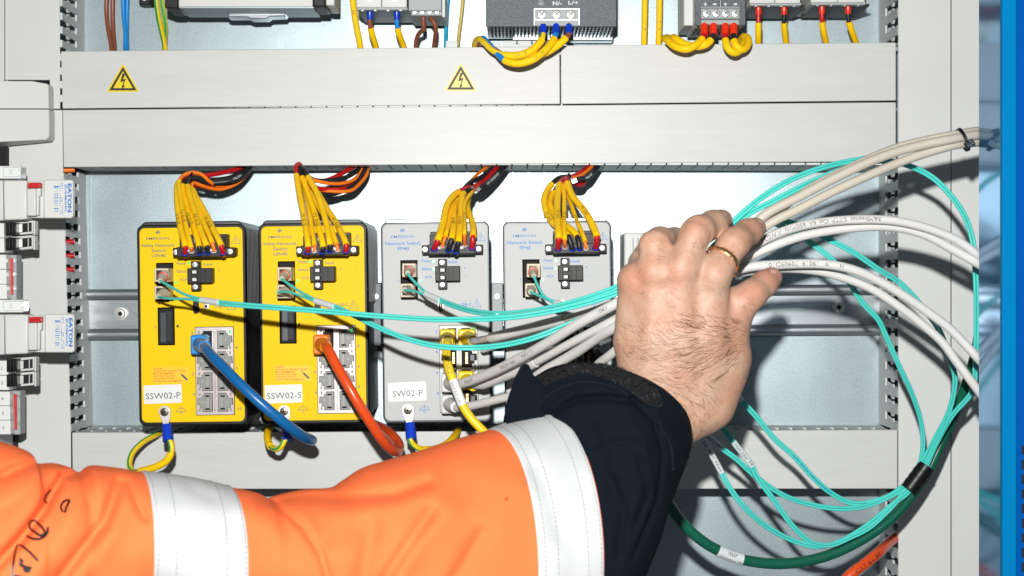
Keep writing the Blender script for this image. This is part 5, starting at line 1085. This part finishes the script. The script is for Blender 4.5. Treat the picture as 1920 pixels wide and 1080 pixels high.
bp = N.new('ShaderNodeBump'); bp.inputs['Strength'].default_value = .6; bp.inputs['Distance'].default_value = .0006; Lk.new(ad.outputs[0], bp.inputs['Height']); Lk.new(bp.outputs[0], b.inputs['Normal'])
M['skin'] = sk
hand = part('arm_and_hand', mb, 'skin', person, sharp=180)
at_ = hand.data.attributes.new('redness', 'FLOAT', 'POINT')
red = np.zeros(len(V))
for (p, r, a) in (((1190, 520, -670), 26, .55), ((1277, 497, -700), 26, .35), ((1355, 590, -655), 30, .35), ((1228, 452, -690), 20, .35), ((1303, 430, -705), 20, .4), ((1374, 448, -690), 20, .35),
                  ((1358, 405, -605), 15, .8), ((1422, 422, -600), 15, .75), ((1448, 517, -605), 17, .8), ((1412, 550, -645), 18, .4), ((1336, 515, -680), 22, .3)):
    c = npv(W(*p)); red = np.maximum(red, a*np.exp(-((V-c)**2).sum(1)/(2*(r*kk(p[2]))**2)))
at_.data.foreach_set('value', (red*.95).astype(np.float32))
HT = BVHTree.FromPolygons([Vector(v) for v in V.tolist()], [tuple(f) for f in Fq.tolist()])
CAMP = Vector((0, -D, 0))
def hit(tree, px, py):
    d = (W(px, py, 0)-CAMP).normalized(); r = tree.ray_cast(CAMP, d); return (r[0], r[1]) if r[0] is not None else (None, None)
# nails
for (px, py, ang, L_, wd) in ((1359, 401, .25, 9, 11), (1424, 415, .75, 10, 13), (1449, 509, .6, 11, 15)):
    c, n = hit(HT, px, py)
    if c is None: continue
    ax = Vector((math.cos(ang), -.2, -math.sin(ang)*-1 if 0 else math.sin(ang))); ax = (ax-n*ax.dot(n)).normalized(); sd = n.cross(ax).normalized(); mb = MB(); Vn = []; m_, k_ = 8, 8; k = .79
    for i in range(m_+1):
        for j in range(k_+1):
            u = -1+2*i/m_; v = -1+2*j/k_; wq = math.sqrt(max(0, 1-(abs(u)**3)*.55)); p = c+ax*(u*L_*k*.6)+sd*(v*wd*k*.5*wq)+n*3
            r = HT.find_nearest(p); q = r[0]+r[1]*(1.0-.55*abs(v)**4-.5*max(0, -u)**3); Vn.append(q)
    mb.add(Vn, [(i*(k_+1)+j, i*(k_+1)+j+1, (i+1)*(k_+1)+j+1, (i+1)*(k_+1)+j) for i in range(m_) for j in range(k_)]); part('fingernail', mb, 'nail', person, sharp=180)
# body hair on the back of the hand and the wrist
mb = MB(); rnd = random.Random(3)
def add_hair(px, py, ang, ln, r0=.36):
    c, n = hit(HT, px, py)
    if c is None or n.y > -.15: return
    dirv = Vector((math.cos(ang), -.05, math.sin(ang))); P = []; p = c.copy(); cv = rnd.uniform(-.10, .10); nn = n
    m = 6
    for i in range(m+1):
        q = HT.find_nearest(p); lift = .3+1.2*math.sin(i/m*2.6); P.append(q[0]+q[1]*lift); nn = q[1]
        d2 = dirv-nn*dirv.dot(nn); d2.normalize(); p = q[0]+d2*(ln/m); a = cv; dirv = Vector((dirv.x*math.cos(a)-dirv.z*math.sin(a), dirv.y, dirv.x*math.sin(a)+dirv.z*math.cos(a)))
    mb.tube(P, r0, 4, rf=lambda s, T: r0*(1-.8*s/max(T, .1)), cap=False)
def inpoly(x, y, P):
    c = False; j = len(P)-1
    for i in range(len(P)):
        if (P[i][1] > y) != (P[j][1] > y) and x < (P[j][0]-P[i][0])*(y-P[i][1])/(P[j][1]-P[i][1])+P[i][0]: c = not c
        j = i
    return c
Z1 = [(1290, 590), (1395, 600), (1400, 640), (1385, 690), (1345, 715), (1290, 690), (1270, 640)]
Z2 = [(1155, 600), (1270, 600), (1290, 700), (1320, 760), (1340, 790), (1290, 820), (1255, 750), (1200, 700), (1155, 690)]
Z3 = [(1170, 500), (1380, 520), (1390, 600), (1180, 620)]
for (Z, cnt, a0, a1, l0, l1, r0) in ((Z1, 340, 2.75, 3.5, 12, 30, .23), (Z2, 420, -1.0, -.1, 9, 20, .20), (Z3, 60, 2.4, 3.6, 6, 14, .16), ([(1230, 790), (1340, 700), (1345, 800), (1290, 825)], 90, -1.2, -.3, 10, 22, .25)):
    xs = [p[0] for p in Z]; ys = [p[1] for p in Z]; n = 0
    while n < cnt:
        x = rnd.uniform(min(xs), max(xs)); y = rnd.uniform(min(ys), max(ys)); n += 1
        if inpoly(x, y, Z): add_hair(x, y, rnd.uniform(a0, a1)+(.45*math.sin(y*.03)), rnd.uniform(l0, l1), r0)
for (cx, cy) in ((1310, 465), (1370, 478), (1240, 470), (1405, 580)):
    for i in range(16): add_hair(cx+rnd.gauss(0, 9), cy+rnd.gauss(0, 8), rnd.uniform(1.8, 3.4), rnd.uniform(6, 12), .17)
part('arm_hair', mb, 'hair', person, sharp=180)['kind'] = 'stuff'
# ring on the index finger: a hammered gold band, built round the real finger section
a = W(1342, 512, -660); b_ = W(1372, 461, -642); ax = (b_-a).normalized(); c = W(1356, 491, -650); u = ax.cross(Vector((0, 1, 0))).normalized(); v = ax.cross(u).normalized()
mb = MB(); Vr = []; ns = 64; prof = [(-3.9, .1), (-4.1, 1.2), (-2.2, 2.4), (2.2, 2.4), (4.1, 1.2), (3.9, .1)]
axr = Vector((.50, .52, .62)).normalized(); u = axr.cross(Vector((0, 1, 0))).normalized(); v = axr.cross(u).normalized()
for i in range(ns):
    t_ = 2*math.pi*i/ns; d = u*math.cos(t_)+v*math.sin(t_); o = c+d*60; r = HT.ray_cast(o, -d); rad = min(27, max(18, (r[0]-c).length if r[0] is not None else 27))
    for (s_, q) in prof: Vr.append(c+axr*s_+d*(rad+q+.35*math.sin(i*2.1)))
np_ = len(prof); mb.add(Vr, [(i*np_+j, i*np_+(j+1) % np_, ((i+1) % ns)*np_+(j+1) % np_, ((i+1) % ns)*np_+j) for i in range(ns) for j in range(np_)])
solo('finger_ring', mb, 'gold', 'hammered gold ring on the index finger of the hand', 'ring', sharp=60)

# ---------------------------------------------------------------- jacket sleeve: lofted through rings
# ring: P (upper outline), Q (opposite side), N (bulge of the near half) in pixels, depth of axis, radius in depth
def spline_rows(keys, n):
    """catmull-rom in parameter space through rows of numbers"""
    K = np.array(keys, float); m = len(K); out = []
    for i in range(n+1):
        t = i/n*(m-1); j = min(int(t), m-2); f = t-j; p0 = K[max(j-1, 0)]; p1 = K[j]; p2 = K[j+1]; p3 = K[min(j+2, m-1)]
        out.append(.5*((2*p1)+(-p0+p2)*f+(2*p0-5*p1+4*p2-p3)*f*f+(-p0+3*p1-3*p2+p3)*f**3))
    return np.array(out)
SEG = 240
folds = [ # px polyline, width, depth of groove (positive = away from camera)
 ([(-20, 1075), (40, 1010), (75, 965), (98, 925), (118, 893), (150, 885)], 10, 17), ([(112, 1085), (160, 1022), (196, 980), (212, 935), (222, 905)], 8, 9),
 ([(5, 893), (30, 880), (62, 868)], 7, 14), ([(240, 905), (256, 940), (272, 970)], 6, 5), ([(455, 905), (520, 945), (570, 990), (602, 1040), (618, 1090)], 5, 6),
 ([(490, 936), (560, 930), (640, 934), (742, 926), (800, 905)], 9, 9), ([(806, 962), (780, 1000), (752, 1040), (720, 1090)], 9, 8), ([(905, 1000), (880, 1040), (850, 1090)], 9, 6),
 ([(700, 985), (690, 1030), (680, 1080)], 12, 5), ([(600, 925), (600, 960), (608, 1010)], 14, 5),
 ([(352, 905), (372, 925), (400, 935)], 8, 3), ([(330, 985), (380, 990), (440, 985)], 16, 3), ([(1000, 880), (1030, 930), (1050, 1000)], 14, 4)]
ridges = [([(60, 1080), (110, 1005), (150, 950), (180, 900)], 22, 12), ([(-20, 960), (40, 920), (90, 880)], 20, 14), ([(150, 1085), (215, 1000), (240, 940)], 16, 6), ([(560, 1080), (520, 1000), (480, 950)], 24, 6), ([(640, 960), (720, 955), (800, 930)], 22, 8), ([(740, 1080), (790, 1010), (840, 960)], 20, 7)]
folds = folds[:1]+[(P, w_*1.5, a_*1.05) for P, w_, a_ in folds[1:]]
ridges = [(P, w_*1.25, a_) for P, w_, a_ in ridges]
def seg_d(x, y, P):
    best = 1e9
    for (ax_, ay), (bx, by) in zip(P, P[1:]):
        dx, dy = bx-ax_, by-ay; t = max(0, min(1, ((x-ax_)*dx+(y-ay)*dy)/(dx*dx+dy*dy))); q = math.hypot(x-ax_-dx*t, y-ay-dy*t); best = min(best, q)
    return best
def loft(rows, seg, dispf=None):
    V = []
    for row in rows:
        px, py, qx, qy, nx, ny, dc, R = row; cx, cy = (px+qx)/2, (py+qy)/2
        for j in range(seg):
            th = 2*math.pi*j/seg; c_, s_ = math.cos(th), math.sin(th); sf = s_ if s_ > 0 else s_*.55
            X = cx+(px-cx)*c_+nx*sf; Y = cy+(py-cy)*c_+ny*sf; dd = dc-R*s_
            if dispf and s_ > 0: dd += dispf(X, Y)*min(1, s_*3)
            V.append(W(X, Y, dd))
    n = len(rows); F = [(i*seg+j, (i+1)*seg+j, (i+1)*seg+(j+1) % seg, i*seg+(j+1) % seg) for i in range(n-1) for j in range(seg)]
    return V, F
def disp_orange(x, y):
    v = 0
    for P, w_, a_ in folds: q = seg_d(x, y, P); v += 1.5*a_*math.exp(-(q/w_)**2) if q < 3*w_ else 0
    for P, w_, a_ in ridges: q = seg_d(x, y, P); v -= a_*math.exp(-(q/w_)**2) if q < 3*w_ else 0
    return v+3*math.sin(x*.021+y*.013)*math.sin(y*.027-x*.008)+1.6*math.sin(x*.05-y*.03)*math.sin(y*.035+x*.017+1)
def OR(tx, ty, mx_, my, dc, R): return (tx, ty, 2*(tx*1.0)-tx, 2*my-ty, mx_-tx, 0, dc, R)
keys = [OR(-140, 800, -110, 1085, -1010, 175), OR(-60, 812, -35, 1085, -1000, 175), OR(0, 828, 24, 1085, -990, 172), OR(33, 838, 58, 1085, -984, 170), OR(57, 850, 82, 1080, -978, 168), OR(68, 868, 96, 1075, -975, 164),
        OR(100, 868, 128, 1070, -970, 164), OR(127, 875, 156, 1060, -965, 160), OR(147, 885, 176, 1055, -960, 156), OR(167, 873, 196, 1050, -956, 158), OR(197, 874, 225, 1045, -950, 158), OR(233, 879, 260, 1040, -945, 156), OR(262, 884, 288, 1034, -940, 154),
        OR(316, 890, 345, 1040, -930, 152), OR(375, 900, 408, 1050, -920, 150), OR(430, 913, 468, 1060, -908, 148),
        OR(452, 917, 492, 1062, -903, 146), OR(480, 924, 522, 1064, -897, 144), OR(500, 934, 545, 1066, -893, 140), OR(520, 928, 567, 1070, -888, 144), OR(567, 918, 618, 1075, -876, 150), OR(620, 914, 676, 1080, -862, 154), OR(645, 900, 706, 1080, -854, 160), OR(681, 877, 748, 1080, -844, 166), OR(722, 864, 794, 1080, -832, 168),
        OR(760, 853, 836, 1080, -822, 168), OR(804, 840, 884, 1080, -808, 168), OR(860, 822, 944, 1080, -792, 168), OR(918, 806, 1008, 1080, -772, 168), OR(945, 796, 1040, 1078, -764, 166), OR(975, 786, 1073, 1074, -754, 164), OR(1000, 778, 1104, 1068, -746, 162), OR(1024, 774, 1133, 1060, -738, 160)]
NK = len(keys)-1; RPK = 9; rows = spline_rows(keys, NK*RPK)
V, F = loft(rows, SEG, disp_orange)
band1 = (12*RPK, 15*RPK); band2 = (28*RPK, 32*RPK)
def submesh(r0, r1, push=0.0, seg=SEG, V=V):
    mb = MB(); vv = []
    for i in range(r0, r1+1):
        for j in range(seg):
            p = V[i*seg+j]
            if push:
                pi = V[max(i-1, 0)*seg+j]; pn = V[min(i+1, len(V)//seg-1)*seg+j]; pj = V[i*seg+(j-1) % seg]; pk = V[i*seg+(j+1) % seg]
                n = (pn-pi).cross(pk-pj); n.normalize(); e = min(i-r0, r1-i); p = p+n*(push*(1 if e >= 1 else -.6))
            vv.append(p)
    n = r1-r0+1; mb.add(vv, [(i*seg+j, (i+1)*seg+j, (i+1)*seg+(j+1) % seg, i*seg+(j+1) % seg) for i in range(n-1) for j in range(seg)]); return mb
# sign of the outward normal
i_, j_ = 30, SEG//4; tst = (V[(i_+1)*SEG+j_]-V[(i_-1)*SEG+j_]).cross(V[i_*SEG+j_+1]-V[i_*SEG+j_-1]); SG = 1 if tst.y < 0 else -1
def fabric(name, col, rough, sheen, weave, bstr):
    m = mat(name, col, rough, var=.03, vscale=12, bump=0, sheen=sheen, spec=.12); nt = m.node_tree; N = nt.nodes; Lk = nt.links; tc = N.new('ShaderNodeTexCoord')
    ws = []
    for ax_ in ('X', 'Z'):
        w_ = N.new('ShaderNodeTexWave'); w_.bands_direction = ax_; w_.inputs['Scale'].default_value = weave; w_.inputs['Distortion'].default_value = 1.5; Lk.new(tc.outputs['Object'], w_.inputs['Vector']); ws.append(w_)
    a = N.new('ShaderNodeMath'); a.operation = 'ADD'; Lk.new(ws[0].outputs['Fac'], a.inputs[0]); Lk.new(ws[1].outputs['Fac'], a.inputs[1])
    no = N.new('ShaderNodeTexNoise'); no.inputs['Scale'].default_value = 45; no.inputs['Detail'].default_value = 5; Lk.new(tc.outputs['Object'], no.inputs['Vector']); a2 = N.new('ShaderNodeMath'); a2.operation = 'MULTIPLY_ADD'; a2.inputs[1].default_value = 6; Lk.new(no.outputs[0], a2.inputs[0]); Lk.new(a.outputs[0], a2.inputs[2])
    bp = N.new('ShaderNodeBump'); bp.inputs['Strength'].default_value = bstr; bp.inputs['Distance'].default_value = .0004; Lk.new(a2.outputs[0], bp.inputs['Height']); Lk.new(bp.outputs[0], N['Principled BSDF'].inputs['Normal']); return m
M['orangef'] = fabric('orange_fabric', (0.92, 0.172, 0.053), .85, 0, 700, .35)
M['navy'] = fabric('navy_fabric', (0.0052, 0.0095, 0.0165), .9, .0, 700, .8)
M['reflect'] = fabric('reflective_tape', (0.50, 0.51, 0.52), .6, 0, 1500, .2)
M['velvet'] = mat('velcro_loop', (0.004, 0.0045, 0.006), .95, var=.3, vscale=300, bump=1.0, bscale=900)
mb = submesh(0, len(rows)-1); slv = part('jacket_sleeve', mb, 'orangef', person, sharp=180)
b1 = part('reflective_band', submesh(band1[0], band1[1], 1.6*SG), 'reflect', person, sharp=180); b2 = part('reflective_band', submesh(band2[0], band2[1], 1.6*SG), 'reflect', person, sharp=180)
# stitching along the band edges
ST_T = None
def stitch(parent, t0, k0, k1):
    mb = MB(); r = k0+(k1-k0)*t0; i = int(r); f = r-i
    pts = []
    for j in range(0, SEG//2+1):
        p = V[i*SEG+j].lerp(V[(i+1)*SEG+j], f); a = V[(i+1)*SEG+j]-V[(i-1)*SEG+j]; b__ = V[i*SEG+j+1]-V[i*SEG+j-1]; n = a.cross(b__).normalized()*SG; pts.append(p+n*2.0)
    C = cum(pts); s = 0
    while s < C[-1]-6:
        mb.tube([at_s(pts, C, s)[0], at_s(pts, C, s+4.0)[0]], .42, 5); s += 6.2
    part('stitching', mb, 'inkw', parent)['label'] = 'grey dashed stitching along the tape'
M['thread'] = mat('thread', (0.17, 0.185, 0.20), .7, var=0)
def stitch_all():
    M['inkw_'] = M['inkw']; M['inkw'] = M['thread']
    for t_ in (.06, .26, .76, .95): stitch(b1, t_, *band1)
    for t_ in (.10, .30, .74, .93): stitch(b2, t_, *band2)
    M['inkw'] = M['inkw_']
stitch_all()
ST = BVHTree.FromPolygons(V, F)
# printed black marks on the orange fabric at the left
def drape(lines, wdt, name, m, tree=ST, parent=slv, off=.8):
    mb = MB()
    for P in lines:
        Q = cr([Vector((x, y, 0)) for x, y in P], 3.0); L_, R_ = [], []
        for i, q in enumerate(Q):
            T = Q[min(i+1, len(Q)-1)]-Q[max(i-1, 0)]; T.normalize(); nx, ny = -T.y*wdt/2, T.x*wdt/2
            a, na = hit(tree, q.x+nx, q.y+ny); c, nc = hit(tree, q.x-nx, q.y-ny)
            if a is None or c is None: continue
            L_.append(a+(CAMP-a).normalized()*off); R_.append(c+(CAMP-c).normalized()*off)
        n = len(L_)
        if n > 1: mb.add(L_+R_, [(i, i+1, n+i+1, n+i) for i in range(n-1)])
    return part(name, mb, m, parent, sharp=180)
drape([[(22, 1078), (34, 1022), (52, 1032), (72, 1052)], [(22, 1078), (28, 1079), (40, 1082)]], 5.2, 'printed_mark', 'ink')
drape([[(36, 1048), (42, 1052), (38, 1058), (50, 1064), (58, 1066)], [(58, 1062), (52, 1072), (44, 1066)]], 6.5, 'printed_mark', 'ink')
drape([[(48, 1004), (62, 1010), (76, 1010), (88, 1000), (90, 988)], [(56, 978), (66, 976), (72, 982), (80, 990), (84, 1000), (76, 1004), (66, 998), (56, 990), (56, 978)]], 5.2, 'printed_mark', 'ink')
drape([[(88, 944), (84, 938), (88, 928), (96, 918)], [(118, 960), (114, 950), (120, 940), (130, 938), (124, 952), (122, 962)]], 4.8, 'printed_mark', 'ink')
# small red fleck
drape([[(948, 934), (952, 936)]], 7, 'fabric_stain', 'corange')

# navy lower sleeve and cuff
def NR(px, py, qx, qy, nx, ny, dc, R): return (px, py, qx, qy, nx, ny, dc, R)
nk = [NR(1016, 778, 1014, 1345, 108, 0, -738, 156), NR(1010, 780, 1060, 1290, 122, -12, -734, 158), NR(990, 780, 1120, 1200, 126, -30, -730, 158), NR(972, 782, 1186, 1080, 118, -52, -722, 154), NR(958, 784, 1228, 985, 100, -64, -714, 148),
      NR(950, 780, 1262, 915, 82, -72, -706, 140), NR(952, 760, 1284, 868, 64, -77, -700, 132), NR(966, 738, 1290, 840, 50, -78, -694, 126), NR(990, 722, 1290, 826, 42, -76, -690, 120), NR(1004, 716, 1284, 822, 34, -68, -684, 112), NR(1020, 730, 1268, 830, 20, -54, -670, 96), NR(1030, 765, 1250, 860, 0, -40, -650, 84), NR(1030, 800, 1240, 900, -20, -20, -640, 80)]
nf = [([(1185, 748), (1225, 790), (1244, 850), (1232, 940), (1190, 1040)], 5, 9), ([(1120, 840), (1160, 828), (1195, 832)], 6, 5), ([(1060, 720), (1110, 708), (1160, 724), (1215, 770), (1255, 830), (1262, 880)], 2.6, 5), ([(1030, 780), (1080, 748), (1140, 746), (1186, 750)], 6, 9),
      ([(1150, 900), (1170, 960), (1160, 1040)], 10, 6), ([(1200, 860), (1215, 920), (1190, 990)], 8, 6), ([(1110, 800), (1130, 860), (1150, 930)], 12, 5)]
nr = [([(1170, 770), (1205, 820), (1215, 890), (1195, 960)], 14, 7), ([(1060, 745), (1120, 728), (1180, 742)], 9, 5), ([(1230, 770), (1270, 840), (1262, 900)], 10, 5)]
def disp_navy(x, y):
    v = 0
    for P, w_, a_ in nf: q = seg_d(x, y, P); v += 1.6*a_*math.exp(-(q/w_)**2) if q < 3*w_ else 0
    for P, w_, a_ in nr: q = seg_d(x, y, P); v -= a_*math.exp(-(q/w_)**2) if q < 3*w_ else 0
    return v+1.6*math.sin(x*.05+y*.02)*math.sin(y*.045-x*.02)
nrows = spline_rows(nk, (len(nk)-1)*9); NV, NF = loft(nrows, SEG, disp_navy); mb = MB(); mb.add(NV, NF); cuf = part('jacket_cuff', mb, 'navy', person, sharp=180)
NT = BVHTree.FromPolygons(NV, NF)
# pointed tab at the left of the cuff
def slab(poly, d, th, name, m, parent, bev=2.5):
    mb = MB(); mb.pq(poly, d, d+th); return part(name, mb, m, parent, bevel=bev)
slab([(984, 682), (992, 684), (998, 700), (1008, 712), (1030, 735), (1020, 790), (985, 800), (950, 800), (946, 770), (953, 745), (966, 708), (976, 688)], -778, 18, 'cuff_tab', 'navy', cuf, 5)
# looped hook-and-loop strip along the near rim with fibres standing off
strip = [(1000, 712), (1020, 705), (1046, 694), (1089, 684), (1130, 690), (1172, 709), (1212, 735), (1240, 762)]
mb = MB(); Q = cr([Vector((x, y, 0)) for x, y in strip], 4); rowsS = []
for i, q in enumerate(Q):
    T = Q[min(i+1, len(Q)-1)]-Q[max(i-1, 0)]; T.normalize(); hw = 17*min(1, (len(Q)-i)/8+.15, i/6+.4)
    for m_ in range(7):
        f_ = -1+2*m_/6; p, n = hit(NT, q.x-T.y*hw*f_, q.y+T.x*hw*f_)
        if p is None:
            r = NT.find_nearest(W(q.x-T.y*hw*f_, q.y+T.x*hw*f_, -800)); p = r[0]
        rowsS.append(p+Vector((0, -1, .25))*(5.0*(1-abs(f_)**6)))
n = len(Q); mb.add(rowsS, [(i*7+j, i*7+j+1, (i+1)*7+j+1, (i+1)*7+j) for i in range(n-1) for j in range(6)]); vs = part('velcro_strip', mb, 'velvet', cuf, sharp=180)
mb = MB()
for i in range(2600):
    a_ = rnd.randrange(n-1); b__ = rnd.randrange(6); p = rowsS[a_*7+b__].lerp(rowsS[(a_+1)*7+b__+1], rnd.random()); dv = Vector((rnd.gauss(0, .7), -1, rnd.gauss(.4, .7))).normalized(); L_ = rnd.uniform(1.5, 4.5)
    mb.tube([p, p+dv*L_*.6, p+dv*L_+Vector((rnd.gauss(0, .8), 0, rnd.gauss(0, .8)))], .28, 3, cap=False)
M['fuzz'] = mat('fuzz', (0.0035, 0.004, 0.005), .6, var=.4, vscale=500)
part('velcro_fibres', mb, 'fuzz', vs)['kind'] = 'stuff'
M['lint'] = mat('lint', (0.11, 0.12, 0.13), .6, var=.3, vscale=500); mb = MB()
for i in range(55):
    a_ = rnd.randrange(n-1); b__ = rnd.randrange(6); p = rowsS[a_*7+b__].lerp(rowsS[(a_+1)*7+b__+1], rnd.random())+Vector((0, -3, 0)); q = p+Vector((rnd.gauss(0, .9), rnd.gauss(0, .5), rnd.gauss(0, .9))); mb.tube([p, q], .42, 4)
part('lint', mb, 'lint', vs)['kind'] = 'stuff'
# seam stitching of the cuff
def cuffseam(P): 
    pts = []
    for q in cr([Vector((x, y, 0)) for x, y in P], 4):
        p, n_ = hit(NT, q.x, q.y)
        if p is not None: pts.append(p+Vector((0, -1.0, .1)))
    mb = MB(); C = cum(pts); s = 0
    while s < C[-1]-6: mb.tube([at_s(pts, C, s)[0], at_s(pts, C, s+3.6)[0]], .38, 4); s += 5.6
    part('seam_stitching', mb, M['seam'], cuf)
M['seam'] = mat('navy_thread', (0.018, 0.022, 0.03), .8, var=0)
cuffseam([(1005, 760), (1040, 733), (1090, 716), (1140, 722), (1190, 748), (1232, 790), (1258, 840), (1262, 890)])
